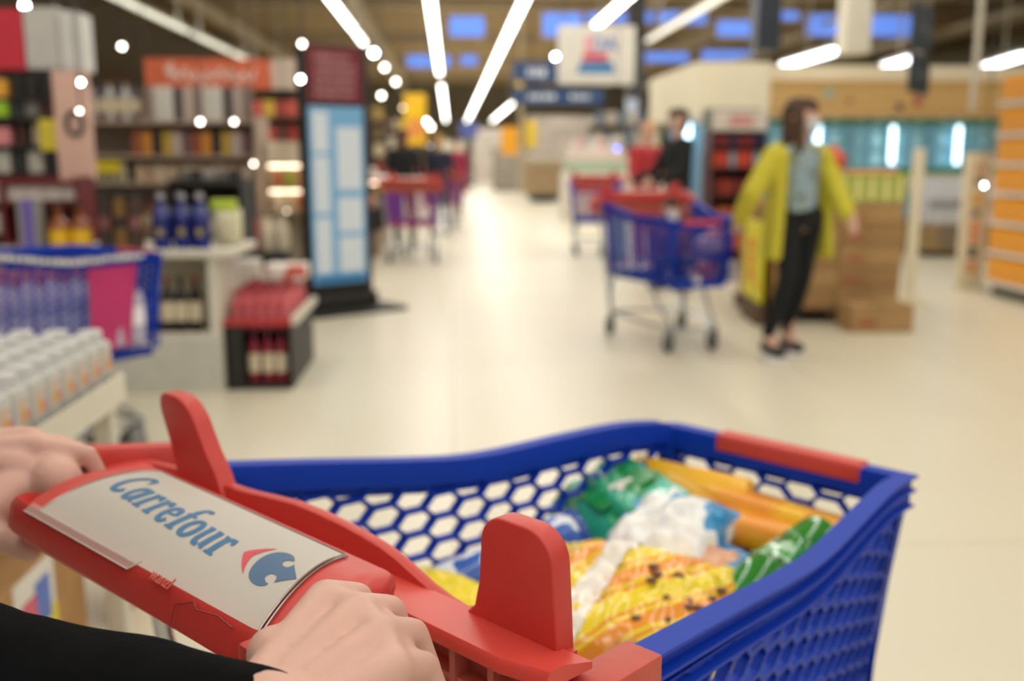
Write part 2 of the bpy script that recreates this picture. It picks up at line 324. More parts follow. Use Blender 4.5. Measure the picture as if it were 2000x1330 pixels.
def strokes_to_plate(mb, quads, org, scx, h):
    """flat drawing -> on the domed face. drawing x runs to the right end (-y), drawing y runs away from the user"""
    pass
def letter_shapes():
    """bold slanted slab letters, as filled polygons in a box of height 1"""
    P = []
    def st(pts, w0, w1=None):
        w1 = w1 or w0; n = len(pts); Lf = []; Rt = []
        for i, p in enumerate(pts):
            q0 = pts[max(i-1, 0)]; q1 = pts[min(i+1, n-1)]; dx, dy = q1[0]-q0[0], q1[1]-q0[1]; L = math.hypot(dx, dy) or 1
            ang = abs(dy)/L; w = (w1+(w0-w1)*ang)/2
            Lf.append((p[0]-dy/L*w, p[1]+dx/L*w)); Rt.append((p[0]+dy/L*w, p[1]-dx/L*w))
        return [[Lf[i], Rt[i], Rt[i+1], Lf[i+1]] for i in range(n-1)]
    def arc(cx, cy, rx, ry, a0, a1, n=16): return [(cx+rx*math.cos(math.radians(a0+(a1-a0)*k/n)), cy+ry*math.sin(math.radians(a0+(a1-a0)*k/n))) for k in range(n+1)]
    T, t = .20, .10
    def C(x): return st(arc(x+.36, .5, .30, .44, 48, 318, 24), T, t)+st([(x+.6, .93), (x+.6, .68)], .07, .07), .78
    def a(x): return st(arc(x+.24, .3, .17, .26, 0, 360, 20), T*.9, t)+st([(x+.46, .6), (x+.46, .12)], T, T)+st(arc(x+.56, .14, .1, .1, 180, 290, 6), .1, .08), .68
    def r(x): return st([(x+.16, .58), (x+.16, .03)], T, T)+st([(x+.02, .035), (x+.34, .035)], .07, .07)+st([(x+.02, .57), (x+.16, .57)], .07, .07)+st(arc(x+.36, .36, .2, .22, 165, 65, 8), T*.8, t)+st(arc(x+.43, .5, .035, .035, 0, 360, 8), .07, .07), .53
    def e(x): return st(arc(x+.27, .3, .19, .26, 8, 325, 22), T*.9, t)+st([(x+.1, .31), (x+.46, .34)], .07, .07), .58
    def f(x): return st([(x+.18, .03), (x+.18, .78)], T, T)+st(arc(x+.34, .78, .16, .18, 180, 40, 8), T*.8, t)+st([(x+.03, .57), (x+.42, .57)], .08, .08)+st([(x+.04, .035), (x+.36, .035)], .07, .07), .46
    def o(x): return st(arc(x+.28, .3, .2, .26, 0, 360, 24), T*.95, t), .6
    def u(x): return st([(x+.16, .6), (x+.16, .2)]+arc(x+.3, .2, .14, .16, 180, 300, 8), T*.9, t)+st([(x+.5, .6), (x+.5, .05)], T, T)+st([(x+.03, .57), (x+.16, .57)], .07, .07)+st([(x+.5, .04), (x+.62, .04)], .07, .07)+st([(x+.37, .57), (x+.5, .57)], .07, .07), .7
    x = 0; out = []
    for L in (C, a, r, r, e, f, o, u, r):
        q, wd_ = L(x); out += q; x += wd_
    return [[(px+.10*py, py) for px, py in q] for q in out], x
def on_plate(polys, b0, t0, sx, sy, off=.0007, kt=0):
    """polys (x right, y up) placed with origin at b0, t0"""
    mb = MB()
    for q in polys:
        if len(q) == 4:
            n = max(1, int(max(math.dist(q[0], q[3]), math.dist(q[1], q[2]))/.08)); m_ = 2; g_ = []
            for i in range(n+1):
                for j in range(m_+1):
                    u, v = i/n, j/m_; x = (q[0][0]*(1-v)+q[1][0]*v)*(1-u)+(q[3][0]*(1-v)+q[2][0]*v)*u; y = (q[0][1]*(1-v)+q[1][1]*v)*(1-u)+(q[3][1]*(1-v)+q[2][1]*v)*u
                    g_.append(plate_pt(b0-x*sx, t0-kt*x+y*sy/.122, off))
            mb.add(g_, [(i*(m_+1)+j, i*(m_+1)+j+1, (i+1)*(m_+1)+j+1, (i+1)*(m_+1)+j) for i in range(n) for j in range(m_)])
        else: mb.add([plate_pt(b0-x*sx, t0+y*sy/.122, off) for x, y in q], [tuple(range(len(q)))])
    return mb
def fin_outline(c, w):   # an upright ear, base flared into the wall below
    h = w/2
    p = [(c-h-.028, .938), (c-h-.014, .943), (c-h-.004, .952), (c-h+.001, .966), (c-h+.003, .985)]
    for k in range(7): a = math.radians(180-90*k/6); p.append((c-h+.026+.023*math.cos(a), .989+.023*math.sin(a)))
    for k in range(7): a = math.radians(90-90*k/6); p.append((c+h-.030+.026*math.cos(a), .986+.026*math.sin(a)))
    p += [(c+h-.002, .966), (c+h, .94)]
    return p
def make_cart(lettering=True):
    t = thing('shopping_cart', 'cart', 'shopping cart')
    side = lambda sg: (lambda s, z, d: (s, sg*(halfw(s)-.010-d-(.845-z)*.10), z))
    for sg in (1, -1):
        hexwall(side(sg), -.79, -.02, lambda s: rimz(s)-.034, lambda s: ZB+.02, d=.012).build('side_panel', BLUE2, t, 25)
    front = lambda s, z, d: (-.012-d-(.82-z)*.12, s, z)
    hexwall(front, -.19, .19, lambda s: .82-.036, lambda s: ZB+.02, px=.0475, d=.012).build('front_panel', BLUE, t, 25)
    for sg in (1, -1):   # solid corner posts
        cp = MB(); cp.add([(-.006, sg*.186, .81), (-.006, sg*.208, .81), (-.036, sg*.214, .81), (-.03, sg*.186, .81)] + [(-.054, sg*.160, ZB), (-.054, sg*.172, ZB), (-.09, sg*.176, ZB), (-.08, sg*.155, ZB)], [(0, 1, 5, 4), (1, 2, 6, 5), (2, 3, 7, 6), (3, 0, 4, 7), (4, 5, 6, 7), (3, 2, 1, 0)]); cp.build('corner_post', BLUE, t, 20)
        cp = MB(); cp.add([(-.80, sg*(halfw(-.8)-.012), .89), (-.80, sg*(halfw(-.8)-.03), .89), (-.77, sg*(halfw(-.77)-.03), .88), (-.77, sg*(halfw(-.77)-.01), .88)] + [(-.80, sg*(halfw(-.8)-.055), ZB), (-.80, sg*(halfw(-.8)-.07), ZB), (-.77, sg*(halfw(-.77)-.07), ZB), (-.77, sg*(halfw(-.77)-.052), ZB)], [(0, 1, 5, 4), (1, 2, 6, 5), (2, 3, 7, 6), (3, 0, 4, 7), (4, 5, 6, 7), (3, 2, 1, 0)]); cp.build('corner_post', BLUE, t, 20)
    bt = hexwall(lambda s, z, d: (s, z, ZB+.03-d), -.8, -.06, lambda s: halfw(s)-.055, lambda s: -(halfw(s)-.055), px=.05, pz=.04, d=.02)
    bt.box(-.80, -.05, -.012, .012, ZB, ZB+.012); bt.build('basket_floor', BLUE, t, 20)
    ed = MB()
    for sg in (1, -1): ed.add([(-.8, sg*(halfw(-.8)-.045), ZB+.035), (-.8, sg*(halfw(-.8)-.075), ZB-.01), (-.06, sg*(halfw(-.06)-.075), ZB-.01), (-.06, sg*(halfw(-.06)-.045), ZB+.035)], [(0, 1, 2, 3)])
    ed.box(-.075, -.055, -.17, .17, ZB-.01, ZB+.035); ed.build('basket_edge', BLUE, t, 20)
    # rim: section swept round three sides
    sec = [(0, 0), (.026, 0), (.028, -.004), (.028, -.036), (.020, -.037), (.019, -.050), (.013, -.050), (.003, -.0465), (.003, -.0435), (.012, -.041), (.012, -.026), (.0015, -.0235), (.0015, -.0205), (.010, -.018), (.010, -.0045), (0, -.003)]
    path = []
    for k in range(33): a = -.85+.815*k/32; path.append((a, halfw(a), rimz(a), Vector((-TAP, -1, 0)).normalized()))
    R = .03
    for k in range(1, 7): an = math.radians(81*k/7+9); path.append((-R*1.0+R*math.sin(an), WF-R+R*math.cos(an), rimz(0), Vector((-math.sin(an), -math.cos(an), 0))))
    for k in range(9): path.append((0, WF-R-(2*WF-2*R)*k/8, .82+.000*k, Vector((-1, 0, 0))))
    full = path[:]; R2 = .008
    full = path[:40]+[(0, WF-R-(2*WF-R-R2)*k/8, .82, Vector((-1, 0, 0))) for k in range(1, 9)]
    full += [(-.002, -WF+.003, .82, Vector((-.7, .7, 0)))]
    for k in range(32, -1, -1): a = -.85+.84*k/32; full.append((a, -halfw(a), rimz(a), Vector((-TAP, 1, 0)).normalized()))
    rm = MB(); n = len(sec)
    for (a, b, z, nv) in full:
        for (d, dz) in sec: rm.v.append((a+nv.x*d, b+nv.y*d, z+dz))
    for i in range(len(full)-1):
        for k in range(n): rm.f.append((i*n+k, i*n+(k+1) % n, (i+1)*n+(k+1) % n, (i+1)*n+k)); rm.m.append(0)
    rm.f += [tuple(range(n)), tuple((len(full)-1)*n+k for k in range(n-1, -1, -1))]; rm.m += [0, 0]
    rm.build('rim', BLUE2, t, 28)
    gp = MB(); gp.rbox(-.030, .0035, -.142, .106, .796, .8235, .006, 3)
    for k in range(30): gp.box(-.029, .0042, -.138+.0082*k, -.134+.0082*k, .797, .8243)
    gp.build('front_grip', REDL, t, 30)
    # red rear frame: side arms, cross wall, upright ears
    for sg in (1, -1):
        m_ = MB(); pts = [(-.835, .341, .911), (-.87, .341, .917), (-.92, .341, .926), (-.97, .340, .935), (-1.03, .338, .945)] if sg > 0 else [(-.895, .338, .896), (-.925, .342, .893), (-.95, .345, .875), (-.965, .345, .83)]
        for i in range(len(pts)-1):
            p, q = pts[i], pts[i+1]; hw = .017; hh = .019
            v = []
            for (x, y, z) in (p, q): v += [(x, sg*(y-hw), z-hh), (x, sg*(y+hw), z-hh), (x, sg*(y+hw), z+hh*.6), (x, sg*(y+hw-.005), z+hh), (x, sg*(y-hw+.005), z+hh), (x, sg*(y-hw), z+hh*.6)]
            m_.add(v, [(k, (k+1) % 6, 6+(k+1) % 6, 6+k) for k in range(6)]+[(0, 1, 2, 3, 4, 5), (11, 10, 9, 8, 7, 6)])
        m_.build('side_arm', RED, t, 40)
        c = MB(); a0 = -.905; a1 = -.826; y0 = halfw(-.83)-.027; y1 = halfw(-.83)+.007
        c.rbox(a0, a1, min(sg*y0, sg*y1), max(sg*y0, sg*y1), .855, .910, .002, 2)
        c.build('corner_cap', REDFADE, t, 30)
    YZ = Matrix(((0, 0, 1, 0), (1, 0, 0, 0), (0, 1, 0, 0), (0, 0, 0, 1)))   # outline (y,z) pushed along x
    top = [(-.325, .925), (-.27, .921), (-.235, .9195), (-.215, .921), (-.195, .9235), (-.175, .928), (-.155, .9345), (-.135, .941), (-.115, .9455), (-.09, .9485), (-.06, .951), (-.02, .9525), (.015, .952), (.06, .9475), (.09, .944), (.114, .942), (.14, .941), (.20, .938), (.27, .932), (.325, .926)]
    wall = outline([(-.325, .895)]+top+[(.325, .895)], .013, Matrix.Translation((-.897, 0, 0)) @ YZ, .0035, 2)
    wall.build('seat_wall', RED, t, 40)
    for nm, c in (('ear', -.2790), ('ear', .182)):
        po = fin_outline(c, .080)
        if c < 0: po = [(2*c-y, z) for y, z in reversed(po)]
        e = outline([(p[0]+(max(0, p[1]-.94)*.70 if c > 0 else 0), (p[1]-.018*min(1, max(0, (.99-p[1])/.04)) if c < 0 and p[1] < .99 else p[1]-.018 if p[1] < .95 else p[1]+(.008 if c > 0 else -.001)*(p[1]-.95)/.06)) for p in po], .020, Matrix.Translation((-.902, 0, 0)) @ YZ, .005, 3)
        e.build('ear', RED, t, 40)
    sh = MB()   # shelf strip behind the handle, sloping
    sec2 = [(-.894, .9265), (-.925, .9285), (-.9375, .9285), (-.940, .925), (-.940, .918), (-.936, .916), (-.894, .914)]
    k = len(sec2); v = [(x, y, z+(.016*max(0, -y-.30)/.1 if y < -.3 else 0)*(1 if i else 0)) for y in (-.345, -.30, .3, .325) for i, (x, z) in enumerate(sec2)]
    f = [(j*k+i, j*k+(i+1) % k, (j+1)*k+(i+1) % k, (j+1)*k+i) for j in range(3) for i in range(k)]+[tuple(range(k)), tuple(3*k+i for i in range(k-1, -1, -1))]
    sh.add(v, f); sh.build('shelf_strip', REDL, t, 40)
    bk = MB(); bk.box(-.918, -.900, -.335, .32, .80, .915)
    for yy in (-.33, -.285, -.245, -.19, -.1, 0, .1, .2, .3): bk.box(-.934, -.918, yy-.003, yy+.003, .82, .914)
    bk.box(-.932, -.918, -.335, .32, .888, .8925); bk.build('seat_back', mat('b8604f', .5), t, 0)
    for yy, rr in ((-.262, .014), (-.318, .010)):
        lg = MB().tube([(-.928+.002*math.cos(k), yy+rr*math.cos(k*PI/6), .872+rr*math.sin(k*PI/6)) for k in range(12)], .0035, 6, closed=True)
        lg.build('seat_boss', REDL, t)
    # rear gate (red honeycomb) hanging under the frame
    gate = hexwall(lambda s, z, d: (-.802-d, s*(1-(.88-z)*.16), z), -.31, .31, lambda s: .825, lambda s: ZB+.02, px=.05, pz=.036, d=.008)
    for zz in (ZB, .815): gate.box(-.812, -.798, -.31*(1-(.88-zz)*.16), .31*(1-(.88-zz)*.16), zz, zz+.022)
    gate.build('rear_gate', RED, t, 25)
    # handle
    h = MB(); body = []
    secs = [(-.206, .3), (-.202, .75), (-.192, .96), (-.18, 1), (.172, 1), (.186, .97), (.197, .8), (.202, .35)]
    base = [plate_pt(0, j/10, -.0012) for j in range(11)]
    def prof_at(y):
        s = max(-.1, min(1.12, (.157-y)/.325)); da = .020*s; dz = .002-.009*s; bs = [plate_pt(y, j/10, -.0014) for j in range(11)]
        return [(-1.085+da, .955+dz), (-1.0795+da, .9605+dz), (-1.0745+da, .952+dz)]+[(p.x, p.z) for p in bs]+[(-.948, .9605), (-.941, .958), (-.9395, .949), (-.945, .935), (-.97, .925), (-1.01, .919), (-1.05+da*.5, .922), (-1.078+da, .920+dz*.5), (-1.0895+da, .934+dz)]
    prof = [(-1.085, .955), (-1.0795, .9605)]+[(-1.0745, .9520+.0)]+[(p.x, p.z) for p in base]+[(-.948, .9605), (-.941, .958), (-.9395, .949), (-.945, .935), (-.97, .925), (-1.01, .919), (-1.05, .922), (-1.075, .930), (-1.087, .942)]
    cx, cz = -1.01, .943; n = len(prof)
    secs = secs[:4]+[(y_, 1) for y_ in (-.12, -.06, 0, .06, .12)]+secs[4:]
    for (y, s_) in secs:
        for (x, z) in prof_at(y): h.v.append((cx+(x-cx)*s_, y, cz+(z-cz)*min(1, s_*1.1)))
    for i in range(len(secs)-1):
        for k in range(n): h.f.append((i*n+k, i*n+(k+1) % n, (i+1)*n+(k+1) % n, (i+1)*n+k)); h.m.append(0)
    h.f += [tuple(range(n)), tuple((len(secs)-1)*n+k for k in range(n-1, -1, -1))]; h.m += [0, 0]
    hd = h.build('handle', RED, t, 45)
    for sg in (1, -1): MB().tube([(-1.012, sg*.17, .944), (-1.012, sg*.26, .944), (-1.012, sg*.30, .944 if sg > 0 else .936), (-1.010, sg*.33, .944 if sg > 0 else .905), (-1.01, sg*.345, .944 if sg > 0 else .86)], .0155, 14).build('grip_bar', RED, t)
    pl = MB(); nb, nt_ = 2, 14
    for i in range(nb):
        for j in range(nt_+1): pl.v.append(tuple(plate_pt((.157, -.168)[i]+(.0 if i else 0), .02+.98*j/nt_, .0002)))
    for j in range(nt_): pl.f.append((j, j+1, nt_+2+j, nt_+1+j)); pl.m.append(0)
    po = pl.build('plate', PLATE, hd, 30)
    if lettering:
        bd = MB()
        for pth in ([plate_pt(.157, .02+.98*j/14, .0004) for j in range(15)], [plate_pt(-.168, .02+.98*j/14, .0004) for j in range(15)], [plate_pt(-.1715, .02+.98*j/14, .0002) for j in range(15)], [plate_pt(.157-.0325*j, 1, .0004) for j in range(11)], [plate_pt(.157-.0325*j, .02, .0004) for j in range(11)]):
            bd.tube(pth, .0009, 5)
        bd.build('plate_edge', mat('8f8884', .2, metal=.4), hd)
        cs = MB(); cs.add([(-1.0850, .153, .9592), (-1.0745, -.026, .9545), (-1.0660, -.034, .9602), (-1.0765, .153, .9649)], [(0, 1, 2, 3)])
        cs.build('clear_strip', CLEAR, hd, 0)
        MB().tube([(-1.0850, .153, .9594), (-1.0745, -.026, .9547), (-1.0655, -.034, .9607)], .0007, 5).build('strip_edge', mat('d8c8c0', .2), hd)
        polys, W = letter_shapes(); sc = .212/W
        on_plate(polys, .135, .45, sc, .045, kt=.14/W).build('lettering', INKB, po, 0)
        def bez(p0, p1, p2, n=8): return [((1-u)**2*p0[0]+2*u*(1-u)*p1[0]+u*u*p2[0], (1-u)**2*p0[1]+2*u*(1-u)*p1[1]+u*u*p2[1]) for u in [k/n for k in range(n)]]
        def poly(pts):  # triangulated so it can follow the dome
            bm = bmesh.new(); f = bm.faces.new([bm.verts.new((x, y, 0)) for x, y in pts]); bmesh.ops.triangulate(bm, faces=[f]); bmesh.ops.subdivide_edges(bm, edges=bm.edges[:], cuts=2, use_grid_fill=True)
            bm.verts.index_update(); r = [[(v.co.x, v.co.y) for v in f.verts] for f in bm.faces]; bm.free(); return r
        redm = bez((0, .52), (.12, .78), (.40, 1.0))+bez((.40, 1.0), (.26, .78), (.20, .52))+bez((.20, .52), (.24, .28), (.38, .06))+bez((.38, .06), (.12, .28), (0, .52))
        # right-hand emblem: swelling body with a bitten upper and lower hook and a point at the right
        blu = bez((.26, .52), (.28, .98), (.62, 1.02))+bez((.62, 1.02), (.80, 1.02), (.86, .86))+bez((.86, .86), (.74, .88), (.70, .76))+bez((.70, .76), (.70, .63), (.84, .64))+bez((.84, .64), (.92, .66), (.93, .80))+bez((.93, .80), (1.0, .72), (1.24, .50))+bez((1.24, .50), (1.05, .34), (.93, .20))+bez((.93, .20), (.92, .36), (.82, .37))+bez((.82, .37), (.68, .36), (.70, .22))+bez((.70, .22), (.76, .12), (.87, .13))+bez((.87, .13), (.80, -.02), (.60, .0))+bez((.60, .0), (.28, .04), (.26, .52))
        on_plate(poly(redm), -.094, .28, .058, .045).build('emblem', INKR, po, 0)
        on_plate(poly([(.36+(x-.26)*.88, y) for x, y in blu]), -.094, .28, .058, .045).build('emblem', INKB2, po, 0)
        em_ = text('wanzl', 'embossed_mark', .0135, mat('d4655c', .4), hd, (-1.0690, -.072, .9585), (math.radians(35), 0, -PI/2), depth=.0005)
        ln = MB(); ln.tube([(-1.0775, -.10, .935), (-1.0735, -.10, .949), (-1.068, -.118, .955), (-1.070, -.125, .952), (-1.067, -.15, .9545), (-1.067, -.168, .952)], .0006, 5)
        ln.build('coin_lock_seam', mat('8a2a26', .5), hd)
        lk = MB(); lk.rbox(-1.074, -1.05, -.202, -.184, .925, .950, .004, 2); lk.build('coin_lock', RED, hd)
    # chassis and castors
    fr = MB()
    for sg in (1, -1):
        fr.tube([(-.82, sg*.25, ZB-.005), (-.84, sg*.26, .30), (-.80, sg*.265, .17), (-.45, sg*.22, .16), (-.12, sg*.15, .15)], .012, 8)
        fr.tube([(-.10, sg*.14, .15), (-.28, sg*.17, .30), (-.36, sg*.18, ZB-.005)], .011, 8)
        fr.tube([(-.80, sg*.27, .17), (-.86, sg*.29, .5), (-.89, sg*.31, .72), (-.90, sg*.325, .88)], .011, 8)
    fr.tube([(-.80, -.265, .17), (-.80, .265, .17)], .011, 8); fr.tube([(-.12, -.15, .15), (-.12, .15, .15)], .011, 8)
    fr.build('chassis', CHROME, t)
    for (x, y) in ((-.12, .15), (-.12, -.15), (-.80, .265), (-.80, -.265)):
        c = MB(); c.cap((x, y, .152), (x, y, .125), .02, .02, 10); c.box(x-.05, x+.012, y-.022, y-.017, .05, .125); c.box(x-.05, x+.012, y+.017, y+.022, .05, .125); c.box(x-.03, x+.012, y-.022, y+.022, .118, .128)
        co = c.build('castor', mat('8e9094', .4, metal=.6), t)
        w_ = MB(); w_.lathe([(.02, -.014), (.055, -.013), (.0625, -.006), (.0625, .006), (.055, .013), (.02, .014)], 20, Matrix.Translation((x-.035, y, .0625)) @ Matrix.Rotation(PI/2, 4, 'X')); w_.build('wheel', RUB, co)
    return t
A_ = math.radians(47.5); Mo = (gz(1310, 820, .82)+gz(1795, 930, .82))/2
cart = make_cart(); cart.location = (Mo.x, Mo.y, 0); CRZ = PI/2-A_; cart.rotation_euler = (0, 0, CRZ)
tag(cart, 'blue and red shopping cart in the foreground, filled with groceries and held by two hands', 'shopping cart')
CM = Matrix.Translation((Mo.x, Mo.y, 0)) @ Matrix.Rotation(CRZ, 4, 'Z')
def cw(a, b, z): return CM @ Vector((a, b, z))
# ---------------------------------------------------------------- people
SKIN = mat('d0a698', .5, var=.05, scale=20, sss=.15, bump=.15, bscale=90); SKIN2 = mat('d6ab98', .55, var=.04); BLACKC = mat('0c0d0f', .95, var=.2, scale=40, bump=.5, bscale=120, spec=.08)
def fingers(mb, T, chains, r0=.0088):
    for ch in chains:
        n = len(ch)
        for i in range(n-1): mb.cap(T(ch[i]), T(ch[i+1]), r0*(1-.12*i), r0*(1-.12*(i+1)), 10)
CMi = None
p0 = cw(-1.42, .16, 0)
me_root = thing('person', 'person at the left edge in a black sweater holding the foreground trolley handle', 'person', (p0.x, p0.y, 0), CRZ)
def L_(p): return (p[0]+1.42, p[1]-.16, p[2])   # cart frame -> person frame
b = MB()
# right hand: palm, knuckles, five fingers over the bar
PIP = [(-1.002, -.224, .970), (-1.000, -.256, .970), (-1.008, -.289, .968), (-1.022, -.317, .962)]
K = [(p[0]-.030, p[1]-.006, p[2]+.012) for p in PIP]; WR = (-1.124, -.308, .966)
for i, k in enumerate(K):
    b.cap(L_((WR[0]+.012, WR[1]+.030-.014*i, WR[2]+.004-.001*i)), L_(k), .0155, .0135, 12)
    s_ = (1, 1.04, 1, .88)[i]; p = PIP[i]; y = p[1]-.006
    b.cap(L_(k), L_(p), .0130*s_, .0115*s_, 12); fingers(b, L_, [[p, (p[0]+.008, y, p[2]-.028), (-1.004, y-.004, .920)]], .0112*s_)
for i in range(3): b.cap(L_(K[i]), L_(K[i+1]), .0115, .0115, 10); b.cap(L_([(u+v)/2-.0 for u, v in zip(K[i], PIP[i])]), L_([(u+v)/2 for u, v in zip(K[i+1], PIP[i+1])]), .0085, .0085, 10)
b.cap(L_((-1.085, -.250, .970)), L_((-1.090, -.312, .962)), .018, .018, 12)
fingers(b, L_, [[(-1.100, -.262, .965), (-1.068, -.228, .956), (-1.052, -.218, .936), (-1.030, -.222, .920)]], .0125)
b.cap(L_(WR), L_((-1.145, -.262, .962)), .0270, .027, 14)
b.cap(L_((-1.145, -.262, .962)), L_((-1.26, -.06, .955)), .027, .036, 12)
b.cap(L_((-1.26, -.06, .955)), L_((-1.43, -.03, 1.34)), .038, .048, 12)
# left hand on the other end
KL = [(-1.030, .262, .984), (-1.028, .284, .987), (-1.030, .306, .984), (-1.036, .327, .978)]; WL = (-1.115, .352, .970)
for i, k in enumerate(KL): b.cap(L_((WL[0]+.012, WL[1]-.030+.014*i, WL[2]+.004)), L_(k), .0175, .0135, 12)
for i in range(3): b.cap(L_(KL[i]), L_(KL[i+1]), .011, .011, 10)
for i, k in enumerate(KL): fingers(b, L_, [[k, (-.990, k[1]-.022, .972), (-.980, k[1]-.030, .944), (-.998, k[1]-.030, .922)]], .0112-.0006*i)
fingers(b, L_, [[(-1.110, .305, .955), (-1.096, .250, .936), (-1.088, .215, .918), (-1.070, .195, .905)]], .0175)
b.cap(L_((-1.022, .315, .957)), L_((-1.026, .228, .954)), .026, .025, 14); b.cap(L_((-1.105, .310, .965)), L_((-1.050, .262, .965)), .024, .022, 12); b.cap(L_((-1.105, .32, .955)), L_((-1.075, .262, .950)), .024, .020, 12); b.cap(L_((-1.100, .295, .962)), L_((-1.090, .245, .936)), .024, .024, 12); b.cap(L_((-1.06, .25, .950)), L_((-1.085, .24, .940)), .022, .022, 12); b.cap(L_((-1.06, .30, .972)), L_((-1.05, .262, .955)), .020, .016, 12)
b.cap(L_(WL), L_((-1.24, .40, .99)), .028, .036, 12); b.cap(L_((-1.24, .40, .99)), L_((-1.43, .34, 1.34)), .038, .048, 12)
# trunk, neck, head (off frame), legs
b.cap((-.01, -.15, 1.34), (-.01, .15, 1.34), .06, .06); b.cap((0, 0, 1.3), (0, 0, .95), .12, .115); b.cap((0, 0, 1.35), (.01, 0, 1.50), .055, .05)
b.ball((.03, 0, 1.60), (.098, .078, .118)); b.ball((.125, 0, 1.585), (.018, .013, .022)); b.cap((.07, 0, 1.53), (.09, 0, 1.52), .04, .035)
for sg in (1, -1):
    b.ball((.03, sg*.08, 1.59), (.02, .012, .032)); b.cap((0, sg*.09, .92), (.01, sg*.10, .5), .085, .055); b.cap((.01, sg*.10, .5), (0, sg*.105, .09), .05, .036); b.cap((0, sg*.105, .05), (.15, sg*.12, .035), .035, .03)
bo = flesh(b.build('body', SKIN, me_root), .0032, 5)
def capset(name, caps, m, parent, vox=.008, sm=6):
    mb = MB()
    for c in caps: mb.cap(*c)
    return flesh(mb.build(name, m, parent), vox, sm)
sw = MB(); n_ = 9
def foldcap(mb, a, b_, r0, r1, n=7, wob=.06, seed=0):
    a = Vector(a); b_ = Vector(b_); rr = random.Random(seed)
    for i in range(n):
        u0, u1 = i/n, (i+1)/n; k0 = 1+wob*(rr.random()-.3); k1 = 1+wob*(rr.random()-.6)
        mb.cap(a.lerp(b_, u0), a.lerp(b_, u1), (r0+(r1-r0)*u0)*k0, (r0+(r1-r0)*u1)*k1, 14)
sw.cap(L_((-1.165, -.235, .944)), L_((-1.205, -.150, .940)), .056, .056, 14); foldcap(sw, L_((-1.130, -.300, .948)), L_((-1.27, -.06, .945)), .046, .068, 7, .10, 3); foldcap(sw, L_((-1.27, -.06, .945)), L_((-1.43, -.03, 1.34)), .066, .07, 6, .1, 4)
foldcap(sw, L_((-1.150, .365, .965)), L_((-1.24, .40, .985)), .044, .058, 4, .08, 5); foldcap(sw, L_((-1.24, .40, .985)), L_((-1.43, .34, 1.34)), .058, .066, 6, .08, 6)
sw.cap((-.01, -.16, 1.33), (-.01, .16, 1.33), .078, .078); sw.cap((.01, -.05, 1.25), (.02, -.04, .90), .15, .15); sw.cap((.01, .05, 1.25), (.02, .04, .90), .15, .15); sw.cap((-.01, -.09, 1.31), (-.01, .09, 1.31), .115, .115); sw.cap((0, 0, 1.36), (0, 0, 1.2), .12, .14); sw.cap((0, -.06, .92), (0, .06, .92), .135, .135); sw.cap((0, 0, 1.38), (.005, 0, 1.44), .078, .066)
flesh(sw.build('sweater', BLACKC, me_root), .007, 8)
capset('trousers', [((0, sg*.085, .93), (.01, sg*.10, .5), .105, .075) for sg in (1, -1)]+[((.01, sg*.10, .5), (0, sg*.105, .1), .075, .06) for sg in (1, -1)]+[((0, -.08, .95), (0, .08, .95), .11, .11)], mat('23262e', .9), me_root, .012)
capset('shoe', [((-.03, -.105, .05), (.19, -.125, .042), .048, .042)], blk, me_root, .01); capset('shoe', [((-.03, .105, .05), (.19, .125, .042), .048, .042)], blk, me_root, .01)
capset('hair', [((.0, 0, 1.64), (.03, 0, 1.66), .105, .095), ((-.05, 0, 1.62), (-.05, 0, 1.54), .075, .06)], mat('3a2a20', .8), me_root, .01)

